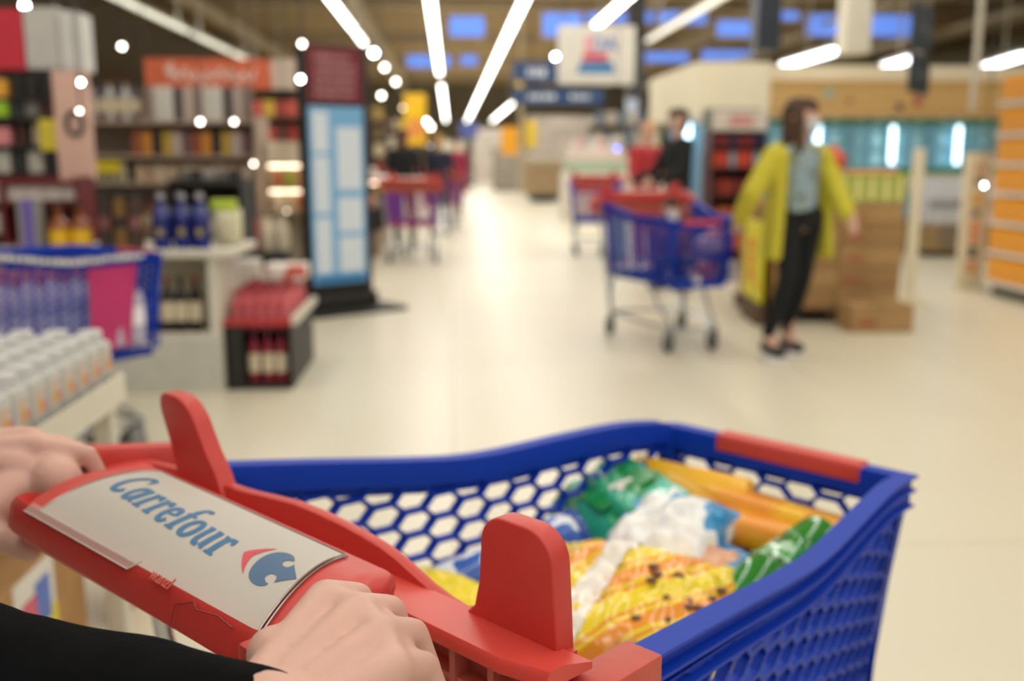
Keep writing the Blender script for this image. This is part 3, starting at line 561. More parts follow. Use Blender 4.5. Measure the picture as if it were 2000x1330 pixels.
def human(label, base, J, C, group=None, vox=.011, extras=None, name='person', skirt=None):
    """J: joints in world coordinates; C: materials for hair, top, coat, trousers, shoes, mask"""
    t = thing(name, label, 'person', (base[0], base[1], 0), 0, group); o_ = Vector((base[0], base[1], 0))
    g = {k: Vector(v)-o_ for k, v in J.items()}; s = J['_s'] if '_s' in J else 1
    fd = g.pop('face', None); f = Vector((J['_f'][0], J['_f'][1], 0)).normalized() if '_f' in J else Vector((0, -1, 0)); r = Vector((-f.y, f.x, 0))
    return t, g, f, r
def make_human(label, base, J, face, C, s=1.0, group=None, vox=.011, hair_len=.25, bodyface=None):
    t = thing('person', label, 'person', (base[0], base[1], 0), 0, group); o_ = Vector((base[0], base[1], 0))
    g = {k: Vector(v)-o_ for k, v in J.items()}; f = Vector((face[0], face[1], 0)).normalized(); r = Vector((-f.y, f.x, 0)); bf = Vector((*(bodyface or face), 0)).normalized()
    b = MB(); hd = g['head']
    def bl(c, rad): b.ball(tuple(c), tuple(rad) if isinstance(rad, tuple) else rad, 16)
    H = s
    b.cap(hd+Vector((0, 0, .03*H))-f*.015*H, hd+Vector((0, 0, .025*H))+f*.02*H, .083*H, .074*H, 16); b.cap(hd+Vector((0, 0, -.02*H))+f*.03*H, hd+Vector((0, 0, -.065*H))+f*.045*H, .062*H, .04*H, 14)
    b.cap(hd+f*.088*H+Vector((0, 0, .02*H)), hd+f*.108*H+Vector((0, 0, -.015*H)), .009*H, .015*H, 10)
    for sg in (1, -1): b.cap(hd+r*sg*.075*H+Vector((0, 0, .015*H)), hd+r*sg*.078*H+Vector((0, 0, -.015*H)), .014*H, .010*H, 8)
    b.cap(hd-Vector((0, 0, .06*H)), g['neck'], .048*H, .052*H)
    b.cap(g['shR'], g['shL'], .048*H, .048*H); b.cap(g['neck']-Vector((0, 0, .09*H)), (g['hipR']+g['hipL'])/2, .10*H, .10*H)
    for sd in 'RL':
        b.cap(g['sh'+sd], g['el'+sd], .044*H, .036*H); b.cap(g['el'+sd], g['wr'+sd], .036*H, .025*H)
        d = (g['wr'+sd]-g['el'+sd]).normalized(); pal = g['wr'+sd]+d*.075*H; sidev = d.cross(r).normalized()*.5+bf*.85; sidev = (sidev-d*sidev.dot(d)).normalized()
        for k in range(4):
            o2 = sidev*(.012*(k-1.5))*H*1.5; b.cap(g['wr'+sd]+d*.02*H+o2*.5, pal+o2, .016*H, .012*H, 8); L = (.06, .07, .065, .05)[k]*H
            b.cap(pal+o2, pal+o2+d*L*.55-bf*.004, .0105*H, .0095*H, 8); b.cap(pal+o2+d*L*.55, pal+o2+d*L+Vector((0, 0, -.01*H)), .0095*H, .008*H, 8)
        b.cap(g['wr'+sd]+d*.025*H+sidev*.02*H, g['wr'+sd]+d*.07*H+sidev*.05*H, .014*H, .010*H, 8)
        b.cap(g['hip'+sd], g['kn'+sd], .078*H, .052*H); b.cap(g['kn'+sd], g['an'+sd], .050*H, .034*H)
        b.cap(g['an'+sd], g['an'+sd]+Vector((0, 0, -.035))+bf*.12*H, .033*H, .028*H)
    flesh(b.build('body', C.get('skin', SKIN2), t), vox, 3)
    if 'top' in C:
        caps = [(g['shR'], g['shL'], .062*H, .062*H), (g['neck']-Vector((0, 0, .10*H))+r*.05, (g['hipR']+g['hipL'])/2+Vector((0, 0, .02))+r*.04, .115*H, .105*H), (g['neck']-Vector((0, 0, .10*H))-r*.05, (g['hipR']+g['hipL'])/2+Vector((0, 0, .02))-r*.04, .115*H, .105*H)]
        for sd in 'RL':
            caps += [(g['sh'+sd], g['el'+sd], .058*H, .050*H)]
            if not C.get('short'): caps += [(g['el'+sd], g['wr'+sd], .050*H, .040*H)]
        capset('top', caps, C['top'], t, vox, 5)
    caps = [((g['hipR']+g['hipL'])/2+r*.03+Vector((0, 0, .03)), (g['hipR']+g['hipL'])/2-r*.03+Vector((0, 0, .03)), .118*H, .118*H)]
    for sd in 'RL': caps += [(g['hip'+sd], g['kn'+sd], .088*H, .062*H), (g['kn'+sd], g['an'+sd]+Vector((0, 0, .06)), .062*H, .048*H)]
    capset('trousers', caps, C['trousers'], t, vox, 4)
    for sd in 'RL': capset('shoe', [(g['an'+sd]+Vector((0, 0, -.035))-bf*.03, g['an'+sd]+Vector((0, 0, -.045))+bf*.14*H, .044*H, .036*H)], C['shoes'], t, .009, 3)
    hc = [(hd-f*.03*H+Vector((0, 0, .05*H)), hd+f*.03*H+Vector((0, 0, .06*H)), .086*H, .070*H), (hd-f*.055*H+Vector((0, 0, .03*H)), hd-f*.06*H-Vector((0, 0, hair_len*H)), .070*H, .055*H)]
    if hair_len > .15:
        for sg in (1, -1): hc.append((hd+r*sg*.07*H+Vector((0, 0, .02*H)), hd+r*sg*.085*H+f*.01*H-Vector((0, 0, hair_len*.95*H)), .028*H, .03*H))
    capset('hair', hc, C['hair'], t, vox, 4)
    if 'mask' in C: capset('face_mask', [(hd+f*.05*H+Vector((0, 0, -.03*H)), hd+f*.062*H+Vector((0, 0, -.055*H)), .061*H, .045*H)], C['mask'], t, .008, 2)
    if 'coat' in C:
        mid = (g['hipR']+g['hipL'])/2; mb = MB()
        for sd, sg in (('R', 1), ('L', -1)):
            e = (g['sh'+sd]-g['neck']); e.z = 0; e.normalize()
            mb.cap(g['sh'+sd]*.75+g['neck']*.25-bf*.02, g['sh'+sd], .068*H, .070*H)
            mb.cap(g['sh'+sd], g['el'+sd], .070*H, .064*H); mb.cap(g['el'+sd], g['wr'+sd], .064*H, .054*H)
            for k in range(4):   # open front: panels hang at the sides and behind
                a_ = g['neck']+e*(.10+.022*k)-bf*(.10-.05*k)-Vector((0, 0, .07)); z_ = C.get('hem', .62)
                q = Vector((mid.x, mid.y, z_))+e*(.155+.018*k)-bf*(.12-.055*k); mb.cap(a_, q, .045*H, .035*H)
        for k in range(5):
            e = (g['shR']-g['shL']); e.z = 0; e.normalize(); u = (k-2)/2*.12
            mb.cap(g['neck']+e*u-bf*.085-Vector((0, 0, .03)), Vector((mid.x, mid.y, C.get('hem', .62)))+e*u*1.25-bf*.15, .045*H, .035*H)
        flesh(mb.build('coat', C['coat'], t), .011, 5)
    return t
YEL = mat('c4ba36', .85, var=.08, scale=20); HAIRB = mat('4a3224', .7, var=.15, scale=40); WHITE = mat('e8e6e0', .5, var=.03); NAVY = mat('20305a', .7)
tee = pattern('printed_tee', ['8fa6b4', '9fb4be', '74868c', 'a8b6b0', '6c7a70'], 'noise', 14, .85)
W = lambda x, y, Y: at(x, y, Y)
J = dict(head=W(1566, 232, 6.12), neck=W(1562, 282, 6.16), shR=W(1510, 306, 6.08), shL=W(1604, 304, 6.22), elR=W(1470, 376, 6.02), wrR=W(1446, 424, 6.18), elL=W(1634, 372, 6.12), wrL=W(1655, 418, 5.98),
         hipR=W(1542, 424, 6.14), hipL=W(1582, 424, 6.2), knR=W(1538, 545, 6.05), knL=W(1566, 545, 6.2), anR=W(1514, 662, 5.98), anL=W(1538, 655, 6.30))
J['anR'] = Vector((J['anR'].x, 6.10, .115)); J['anL'] = Vector((J['anL'].x, 6.30, .10))
wm = make_human('woman in a long open yellow coat and black trousers beside a blue trolley', (J['hipR'].x, 6.15), J, (.88, -.45), dict(top=tee, coat=YEL, trousers=mat('101114', .9), shoes=mat('2b2c30', .6), hair=HAIRB, mask=mat('c9cfd6', .7), hem=.66, short=True), 1.0, bodyface=(.25, -1), hair_len=.27, vox=.009)
sl = MB()
for sd in ('anR', 'anL'):
    c = J[sd]-Vector((J['hipR'].x, 6.15, 0)); sl.rbox(c.x-.05, c.x+.075, c.y-.19, c.y+.06, 0.0, .028, .012, 2)
sl.build('shoe_sole', WHITE, wm)
def std(base, h, fac=(0, -1), lean=0, arms=0):
    """upright figure joints at world base, height h"""
    f = Vector((*fac, 0)).normalized(); r = Vector((-f.y, f.x, 0)); s = h/1.7; B = Vector((base[0], base[1], 0))
    P = lambda x, y, z: B+r*x*s+f*y*s+Vector((0, 0, z*s))
    a = .30*arms
    return dict(head=P(0, .02, 1.585), neck=P(0, 0, 1.44), shR=P(-.17, 0, 1.38), shL=P(.17, 0, 1.38), elR=P(-.22, .03+a*.3, 1.11), elL=P(.22, .03+a*.3, 1.11), wrR=P(-.20, .06+a, .90+a*.5), wrL=P(.20, .06+a, .90+a*.5),
                hipR=P(-.09, 0, .90), hipL=P(.09, 0, .90), knR=P(-.10, .05, .48), knL=P(.10, -.02, .48), anR=P(-.10, .06, .085), anL=P(.10, -.08, .085)), s
def bgperson(label, px, foot, fac, C, h=1.68, arms=0, hair=.1, Y=None):
    p = gz(px, foot) if Y is None else Vector((at(px, 400, Y).x, Y, 0)); J, s = std((p.x, p.y), h, fac, arms=arms)
    return make_human(label, (p.x, p.y), J, fac, C, s, vox=.014, hair_len=hair)
dk = mat('17181b', .9); jean = mat('2e3a5a', .85)
bgperson('person in a black coat standing behind the red seat of the large blue trolley', 1322, 0, (-.9, -.3), dict(top=dk, trousers=jean, shoes=blk, hair=mat('3c3430', .8), mask=mat('b8a8a4', .7)), 1.70, 1, .05, 9.4)
bgperson('person in a red top standing left of the person in the black coat', 1262, 0, (.2, -1), dict(top=mat('b8343c', .85), trousers=mat('7a2430', .85), shoes=blk, hair=mat('d0a078', .8)), 1.62, 1, .06, 10.6)
bgperson('person in a dark coat pushing the red trolley in the left half of the aisle', 790, 0, (.05, 1), dict(top=dk, trousers=mat('1e1e22', .9), shoes=blk, hair=mat('5a3526', .8)), 1.62, 1, .12, 13.45)
bgperson('dark-dressed shopper with light hair beside the second red trolley', 858, 0, (.2, 1), dict(top=mat('202236', .9), trousers=mat('22284e', .9), shoes=blk, hair=mat('b08a50', .8)), 1.60, 1, .1, 16.2)
bgperson('distant shopper in a long maroon coat near the middle of the aisle', 892, 0, (.3, -1), dict(top=mat('8a2440', .85), coat=mat('96284a', .85), hem=.55, trousers=mat('7a2a4a', .9), shoes=blk, hair=mat('6a5a60', .8)), 1.60, 0, .1, 21)
# ---------------------------------------------------------------- groceries in the foreground trolley
def pillow(w, l, h, seed=0, n=22, wr=.006, pinch=.6):
    """puffed bag with flat crimped ends and wrinkles"""
    mb = MB(); rr = seed*7.31
    for sgn in (1, -1):
        for i in range(n+1):
            for j in range(n+1):
                u, v = i/n*2-1, j/n*2-1; e = max(0, (1-abs(u)**3)*(1-abs(v)**2.4))**pinch
                q = Vector((u*3+rr, v*3, sgn*2+rr)); z = sgn*h/2*e*(1+.35*noise.noise(q*1.3))+wr*noise.noise(q*3.1)*(e if e > .1 else .8)+wr*.6*noise.noise(q*6)
                mb.v.append((u*w/2*(1-.05*abs(v)**4)+wr*noise.noise(q*1.1), v*l/2, z))
    N = (n+1)**2
    for s_ in range(2):
        for i in range(n):
            for j in range(n):
                a = s_*N+i*(n+1)+j; f = (a, a+1, a+n+2, a+n+1); mb.f.append(f if s_ else f[::-1]); mb.m.append(0)
    ring = [i*(n+1) for i in range(n+1)]+[n*(n+1)+j for j in range(1, n+1)]+[i*(n+1)+n for i in range(n-1, -1, -1)]+[j for j in range(n-1, 0, -1)]
    for k in range(len(ring)): a, b_ = ring[k], ring[(k+1) % len(ring)]; mb.f.append((a, b_, b_+N, a+N)); mb.m.append(0)
    return mb
def put(o, a, b, z, rx=0, ry=0, rz=0):
    o.matrix_world = CM @ Matrix.Translation((a, b, z-(.048 if z > .6 else 0))) @ Matrix.Rotation(math.radians(rz), 4, 'Z') @ Matrix.Rotation(math.radians(ry), 4, 'Y') @ Matrix.Rotation(math.radians(rx), 4, 'X'); return o
bpy.context.view_layer.update()
# things under the visible layer
def carton(name, label, cat, w, l, h, m, a, b, z, rz=0):
    o = MB().rbox(-w/2, w/2, -l/2, l/2, 0, h, .006, 2).build(name, m); tag(o, label, cat); return put(o, a, b, z, rz=rz)
kraft = mat('b48a58', .75, var=.1, scale=10)
carton('water_pack', 'pale shrink-wrapped pack at the bottom of the foreground trolley, rear half', 'pack', .32, .42, .165, mat('cfd8e4', .25, alpha=.9), -.60, 0, ZB+.036)
carton('cardboard_box', 'brown box at the bottom of the foreground trolley, front half', 'box', .30, .34, .175, kraft, -.24, 0, ZB+.036)
foil = dict(rough=.28, coat=.4)
o = pillow(.17, .25, .09, 1).build('snack_bag', mat('efd91e', .35, var=.05, coat=.3), None, 60); tag(o, 'plain bright yellow bag just behind the red trolley seat wall', 'bag'); put(o, -.595, .135, .725, 8, -6, 12)
t = thing('paper_tube', 'short tan tube with a white rim lying left of the yellow bag', 'tube'); MB().lathe([(.0, -.05), (.031, -.05), (.031, .05), (0, .05)], 20).build('tube_body', mat('c6a06a', .7), t); MB().lathe([(.0, .05), (.034, .05), (.034, .068), (.030, .070), (0, .066)], 20).build('lid', WHITE, t); put(t, -.565, .255, .705, 0, 80, -25)
t = thing('crisps_tube', 'blue cylindrical tin with white print lying against the left basket wall', 'tin'); tin = pattern('blue_tin_print', ['1250b0', '1250b0', '1a5cc0', 'dfe8f4'], 'noise', 16, .3, coat=.5)
MB().lathe([(0, -.13), (.037, -.13), (.037, .118), (.036, .12), (0, .12)], 28).build('tin_body', tin, t); MB().lathe([(0, .12), (.0385, .12), (.0385, .132), (.034, .133), (.033, .128), (0, .128)], 28).build('lid', mat('1448a0', .3, coat=.3), t)
put(t, -.435, .196, .742, 0, 80, -14)
grn = pattern('green_bag_print', ['2fae8e', '35b294', '2ba47a', '1f8f3e', '5cc2ae'], 'noise', 9, .25, coat=.6)
t = thing('vegetable_bag', 'sea-green glossy plastic bag near the front left corner of the basket', 'bag'); pillow(.17, .27, .11, 5, wr=.009).build('bag_body', grn, t, 60)
lb = MB()
for k in range(7):
    pass
lb.rbox(-.06, .05, -.045, .025, .052, .056, .001, 1); lb.build('dark_label', mat('11883a', .3, coat=.4), t); ls = MB()
for k, (y0, z0) in enumerate(((-.03, 0), (-.012, .01), (-.02, .02))): ls.box(-.03+z0, .0+z0, y0, y0+.010, .0562, .0568)
ls.build('label_print', WHITE, t, 0); put(t, -.185, .165, .765, 0, -22, -20)
o = pillow(.16, .20, .08, 8, wr=.005).build('white_bag', pattern('white_bag_print', ['e6ece8', 'f0f2ee', 'e8eeea', '7fb48a'], 'noise', 9, .3, coat=.4), None, 60); tag(o, 'white bag with faint green print between the blue tin and the wipes pack', 'bag'); put(o, -.335, .105, .715, 0, -8, 20)
t = thing('wipes_pack', 'puffy white pack with bright blue corners at the middle of the basket', 'pack')
pillow(.17, .16, .12, 11, wr=.0035, pinch=.4).build('pack_body', pattern('wipes_print', ['f2f4f4', 'f6f6f4', 'eef4f6', '1f94d0'], 'noise', 10, .28, coat=.5), t, 60)
cu = MB()
for sg in (1, -1): cu.cap((.086, sg*.02, .006), (.080, sg*.075, .0), .022, .018, 12)
cu.cap((.085, -.02, .006), (.085, .02, .006), .022, .022, 12); flesh(cu.build('blue_end', mat('1d8ccc', .3, coat=.4), t), .005); put(t, -.225, .055, .755, 0, -14, 12)
orp = pattern('orange_pack_print', ['f29a1c', 'f0a028', 'f4ac1e', 'f6c21a', 'd8862a'], 'noise', 7, .28, coat=.5)
o = MB().rbox(-.035, .035, -.105, .105, -.018, .018, .006, 2).build('yellow_box', mat('f5b81c', .35, var=.08, coat=.3)); tag(o, 'thin yellow box tilted against the front wall, above the orange packs', 'box'); put(o, -.075, .125, .785, 0, -50, 6)
for i, (a, b_, z, rz, L, lab) in enumerate([(-.062, -.015, .775, -3, .30, 'long orange pack lying along the front wall, the one behind'), (-.112, -.058, .762, 5, .29, 'long orange pack with a rounded end, in front of the other orange pack')]):
    mb = MB(); n = 14; rings = [(-.5, .3), (-.48, .75), (-.45, .95), (-.4, 1), (.4, 1), (.45, .95), (.48, .75), (.5, .3)]
    for (u, s_) in rings:
        for k in range(n): an = 2*PI*k/n; c, s2 = math.cos(an), math.sin(an); q = .6; mb.v.append((.036*s_*math.copysign(abs(c)**q, c), u*L, .026*s_*math.copysign(abs(s2)**q, s2)))
    for j in range(len(rings)-1):
        for k in range(n): mb.f.append((j*n+k, j*n+(k+1) % n, (j+1)*n+(k+1) % n, (j+1)*n+k)); mb.m.append(0)
    mb.f += [tuple(range(n)), tuple(7*n+k for k in range(n-1, -1, -1))]; mb.m += [0, 0]
    o = mb.build('orange_pack', orp, None, 50); tag(o, lab, 'pack'); put(o, a, b_, z, 0, 10, rz)
t = thing('bread_pack', 'pack with peach-coloured content and blue crimped edges beside the wipes pack', 'pack')
pillow(.12, .15, .07, 17).build('pack_body', pattern('bread_print', ['d8a080', 'dca888', 'd49a78', '2a8cc4'], 'noise', 8, .3, coat=.4), t, 60)
e = MB(); e.rbox(.045, .075, -.075, .075, -.006, .008, .003, 2); e.rbox(-.085, -.05, -.075, .075, -.006, .006, .003, 2); e.build('blue_edge', mat('1c86c8', .3, coat=.4), t); put(t, -.265, -.035, .735, 0, -18, -16)
t = thing('green_bottle', 'green glossy bottle with a white cap lying by the right basket wall', 'bottle')
MB().lathe([(0, -.12), (.030, -.12), (.037, -.112), (.038, -.06), (.036, -.055), (.038, -.05), (.038, .02), (.034, .05), (.022, .085), (.0145, .11), (.0145, .125), (0, .125)], 28).build('bottle_body', mat('1f9a34', .08, trans=.35, var=.1, coat=1), t)
MB().lathe([(.0385, -.035), (.0388, -.034), (.0388, .01), (.0385, .012)], 28).build('paper_label', pattern('bottle_print', ['1c8a3a', '2da048', 'b8e0c4', '10702a'], 'noise', 22, .2, coat=.8), t); MB().lathe([(0, .120), (.0175, .12), (.0175, .142), (.015, .145), (0, .145)], 20).build('bottle_cap', mat('e4ece4', .4), t); put(t, -.225, -.115, .757, 0, 258, -8)
t = thing('candy_bag', 'large yellow sweet bag with orange stripes, white band and brown specks in front', 'bag')
cb_ = pillow(.24, .25, .09, 23, 26, .010); cm_ = pattern('sweet_bag_print', ['f2d81c', 'f4dc24', 'f08c1c', 'f4e030', 'f29a20'], 'bands', 5.5, .25, 2.2, 'DIAGONAL', coat=.7)
cb_.build('bag_body', cm_, t, 60); wb = MB(); pts = []
hh = lambda u, v: .045*max(0, (1-abs(u)**3)*(1-abs(v)**2.4))**.6
for k in range(25):
    u = -1+2*k/24
    for j in range(5): v = .55-.45*u*.5-.02+j*.07-.25; v = max(-.96, min(.96, v)); q = Vector((u*3+23*7.31, v*3, 2+23*7.31)); z = hh(u, v)*(1+.35*noise.noise(q*1.3))+.01*noise.noise(q*3.1)*(1 if hh(u, v) > .006 else .8)+.006*noise.noise(q*6)+.0022; wb.v.append((u*.12*(1-.05*abs(v)**4)+.01*noise.noise(q*1.1), v*.125, z))
for k in range(24):
    for j in range(4): wb.f.append((k*5+j, k*5+j+1, k*5+6+j, k*5+5+j)); wb.m.append(0)
wb.build('white_band', mat('eeeae2', .3, coat=.6), t, 60)
sp = MB(); rs = random.Random(4)
for k in range(26):
    u, v = rs.uniform(-.85, .3), rs.uniform(-.9, -.0); q = Vector((u*3+23*7.31, v*3, 2+23*7.31)); z = hh(u, v)*(1+.35*noise.noise(q*1.3))+.01*noise.noise(q*3.1)+.006*noise.noise(q*6)
    sp.ball((u*.12+.01*noise.noise(q*1.1), v*.125, z), (.006, .008, .003), 8)
o = sp.build('printed_nuts', mat('6a3a28', .4), t); o['kind'] = 'stuff'; put(t, -.415, -.03, .745, 3, -12, 28)
t = thing('clear_bottle', 'clear ribbed plastic bottle lying in the right rear corner of the basket', 'bottle'); MB().lathe([(0, -.10), (.036, -.10), (.042, -.09), (.042, -.05), (.038, -.04), (.042, -.03), (.042, .01), (.038, .02), (.042, .03), (.036, .06), (.016, .09), (.016, .11), (0, .11)], 24).build('bottle_body', mat('a8a0ac', .1, trans=.5, coat=1, var=0), t)
MB().lathe([(0, .105), (.019, .105), (.019, .125), (0, .125)], 16).build('bottle_cap', mat('a8407a', .4), t); put(t, -.555, -.120, .715, 0, 85, 30)
o = MB().rbox(-.06, .06, -.05, .05, -.03, .03, .012, 3).build('dark_pouch', mat('3c4450', .35, coat=.4)); tag(o, 'dark grey pouch at the very back right of the basket, by the red ear', 'pouch'); put(o, -.70, -.17, .70, 0, 10, 20)
# ---------------------------------------------------------------- other trolleys
def plain_cart():
    """the same trolley without the close-up lettering"""
    t = make_cart(False); return t
proto = plain_cart(); tag(proto, 'large blue trolley with a red seat facing the camera beside the woman in yellow', 'shopping cart'); ix = tree_index(proto)
def cart_at(o, fx, fy, hx, hy): o.location = (fx, fy, 0); o.scale = (1.06,)*3; o.rotation_euler = (0, 0, math.atan2(hy, hx))
cart_at(proto, 1.60, 6.22, .22, -.97)
c2 = copy_tree(proto, ks=ix, label='blue trolley with a magenta side panel at the left edge behind the white bottles'); cart_at(c2, -1.37, 4.42, .69, .72)
c3 = copy_tree(proto, ks=ix, label='blue trolley with a red rear panel seen from behind, left of the aisle'); cart_at(c3, -.42, 12.85, .05, 1)
c4 = copy_tree(proto, ks=ix, label='small blue trolley seen behind the large one, left of the teal box'); cart_at(c4, 1.72, 12.5, -.25, -1)
c5 = copy_tree(proto, ks=ix, label='red and blue trolley farther off, right behind the left red trolley'); cart_at(c5, -.10, 18.2, .1, 1)
def partm(base, name, mb, m, sm=30): o = mb.build(name, m, base, sm); return o
# magenta panel and rim lettering on the left trolley (right-hand side faces the camera)
mg = MB(); a0, a1 = -.24, -.13
mg.add([(x, -(halfw(x)-.006-(.845-z)*.10), z) for x, z in ((a0-.10, .80), (a1, .79), (a1-.03, .47), (a0-.09, .47))], [(0, 1, 2, 3)]); mg.add([(x, -(halfw(x)-.004-(.845-z)*.10), z) for x, z in ((a0-.10, .80), (a1, .79), (a1-.03, .47), (a0-.09, .47))], [(3, 2, 1, 0)])
partm(c2, 'magenta_panel', mg, mat('c02a6e', .5), 0)
rl = MB(); rs = random.Random(9); x = -.78
while x < -.12:
    w_ = rs.uniform(.012, .03); rl.box(x, x+w_, -.0015, .0015, rs.uniform(-.028, -.024), rs.uniform(-.010, -.006)); x += w_+.006
rl.v = [(px, -(halfw(px)+.0012)+py, rimz(px)+pz) for px, py, pz in rl.v]; partm(c2, 'rim_lettering', rl, WHITE, 0)
# shrink-wrapped water bottles standing in the left trolley
def bottle_proto(name, label, cat, h, r, body, cap, lab=None, neck=.33, loc=(0, 0, 0), group=None, labz=(.2, .55), n=14, shoulder=.62):
    t = thing(name, label, cat, loc, 0, group)
    MB().lathe([(0, 0), (r*.92, 0), (r, h*.02), (r, h*shoulder), (r*.75, h*(shoulder+.09)), (r*neck, h*(shoulder+.18)), (r*neck, h*.93), (0, h*.93)], n).build('bottle_body', body, t)
    MB().lathe([(0, h*.90), (r*(neck+.1), h*.90), (r*(neck+.1), h), (0, h)], n).build('bottle_cap', cap, t)
    if lab: MB().lathe([(r*1.015, h*labz[0]), (r*1.015, h*labz[1])], n).build('bottle_label', lab, t)
    return t
def spread(proto, spots, label=None, group=None, ks=None):
    ks = ks or tree_index(proto); out = []
    for i, (x, y, z) in enumerate(spots):
        if i == 0: o = proto; o.location = (x, y, z)
        else: o = copy_tree(proto, (x, y, z), ks=ks)
        if callable(label): o['label'] = label(i, x, y, z)
        if group: o['group'] = group
        out.append(o)
    return out
m2 = Matrix.Translation(c2.location) @ Matrix.Rotation(c2.rotation_euler.z, 4, 'Z') @ Matrix.Scale(1.06, 4)
wp = bottle_proto('water_bottle', 'clear lilac water bottle among those standing in the left blue trolley', 'bottle', .31, .040, mat('d4cfe8', .15, trans=.2, alpha=.9, var=.02), mat('b06070', .5), mat('f0ecf6', .4), labz=(.25, .5))
spots = []
for i in range(8):
    for j in range(5):
        p = m2 @ Vector((-.74+.088*i, -.18+.088*j, .475))
        spots.append((p.x, p.y, p.z))
spread(wp, spots, group='water bottles in the left trolley')
o = MB().rbox(-.36, .36, -.19, .19, 0, .015, .004).build('bottle_pack', mat('c4c0d6', .25, alpha=.9)); tag(o, 'wrapped pack under the standing water bottles in the left trolley', 'pack'); o.matrix_world = m2 @ Matrix.Translation((-.43, 0, ZB+.032))
t = thing('juice_bottle', 'single bottle with a green label at the right end of the water bottles', 'bottle'); MB().lathe([(0, 0), (.038, 0), (.038, .15), (.012, .22), (.012, .26), (0, .26)], 14).build('bottle_body', mat('c4ccc8', .2, alpha=.9), t); MB().lathe([(.0385, .05), (.0385, .12)], 14).build('bottle_label', mat('1f8a6a', .4), t); p = m2 @ Vector((-.12, .02, 0)); t.location = (p.x, p.y, (ZB+.034)*1.06)
# red seat panel text-like load in the main trolley, child
mm = Matrix.Translation(proto.location) @ Matrix.Rotation(proto.rotation_euler.z, 4, 'Z') @ Matrix.Scale(1.06, 4)
def inm(a, b_, z): return mm @ Vector((a, b_, z))
hp = at(1312, 412, 6.72)
c = Vector((hp.x, hp.y, 0)); P = lambda x, y, z: c+Vector((x, y, z))
Jc = dict(head=hp, neck=P(0, .01, hp.z-.11), shR=P(-.10, .01, hp.z-.15), shL=P(.10, .01, hp.z-.15), elR=P(-.13, -.02, hp.z-.30), elL=P(.13, -.02, hp.z-.30), wrR=P(-.09, -.12, hp.z-.34), wrL=P(.09, -.12, hp.z-.34), hipR=P(-.06, .02, ZB+.115), hipL=P(.06, .02, ZB+.115), knR=P(-.07, -.22, ZB+.16), knL=P(.07, -.22, ZB+.16), anR=P(-.07, -.34, ZB+.11), anL=P(.07, -.34, ZB+.11))
ch = make_human('small child with brown hair and a white mask sitting inside the large blue trolley', (c.x, c.y), Jc, (.1, -1), dict(top=mat('6a3a52', .85), trousers=NAVY, shoes=WHITE, hair=mat('3a2418', .8), mask=mat('dfe2ea', .6)), .72, vox=.010, hair_len=.13)
for i, (px, py, Y, col, lab, sz) in enumerate([(1385, 478, 6.38, 'a884b8', 'lilac pack at the top front of the large blue trolley', (.16, .10, .10)), (1375, 530, 6.44, 'd8503c', 'red pack low at the front of the large blue trolley', (.13, .10, .13)), (1425, 530, 6.36, '9a98a8', 'grey pack at the front right of the large blue trolley', (.09, .10, .14)), (1400, 455, 6.5, 'd85a78', 'pink pack on top of the load in the large blue trolley', (.12, .09, .05))]):
    p = at(px, py, Y+.02); o = MB().rbox(-sz[0]/2, sz[0]/2, -sz[1]/2, sz[1]/2, 0, sz[2], .015, 3).build('grocery_pack', pattern('pack_print_%d' % i, [col, col, 'e8e0e0', col], 'noise', 18, .4)); tag(o, lab, 'pack'); o.location = (p.x, p.y, max(ZB+.04, p.z-sz[2]/2)); o.rotation_euler = (0, 0, .2)
# ---------------------------------------------------------------- shop fittings
CREAM = mat('e6ddc2', .55, var=.03); OFFW = mat('d8d4c6', .5, var=.03); DKF = mat('232220', .55, var=.1); GRYM = mat('8c8a84', .4, metal=.3); STEEL = mat('b0b2b2', .35, metal=.5)
def shelf(name, label, cat, x0, x1, y0, y1, zs, top, m, back=True, sides=True, group=None, bm=None, th=.02, z0=0):
    """open shelving unit: parts for every board"""
    t = thing(name, label, cat, ((x0+x1)/2, (y0+y1)/2, 0), 0, group); w_ = (x1-x0)/2; d = (y1-y0)/2
    for z in zs: MB().box(-w_+.02, w_-.02, -d, d, z-th, z).build('shelf_board', m, t, 0)
    if back: MB().box(-w_+.02, w_-.02, d-.02, d, z0, top).build('back_panel', bm or m, t, 0)
    if sides:
        for sg in (-1, 1): MB().box(min(sg*w_, sg*(w_-.02)), max(sg*w_, sg*(w_-.02)), -d, d, z0, top).build('side_panel', m, t, 0)
    return t
rnd = random.Random(21); ORD = ['lowest', 'second', 'third', 'fourth', 'fifth', 'sixth']
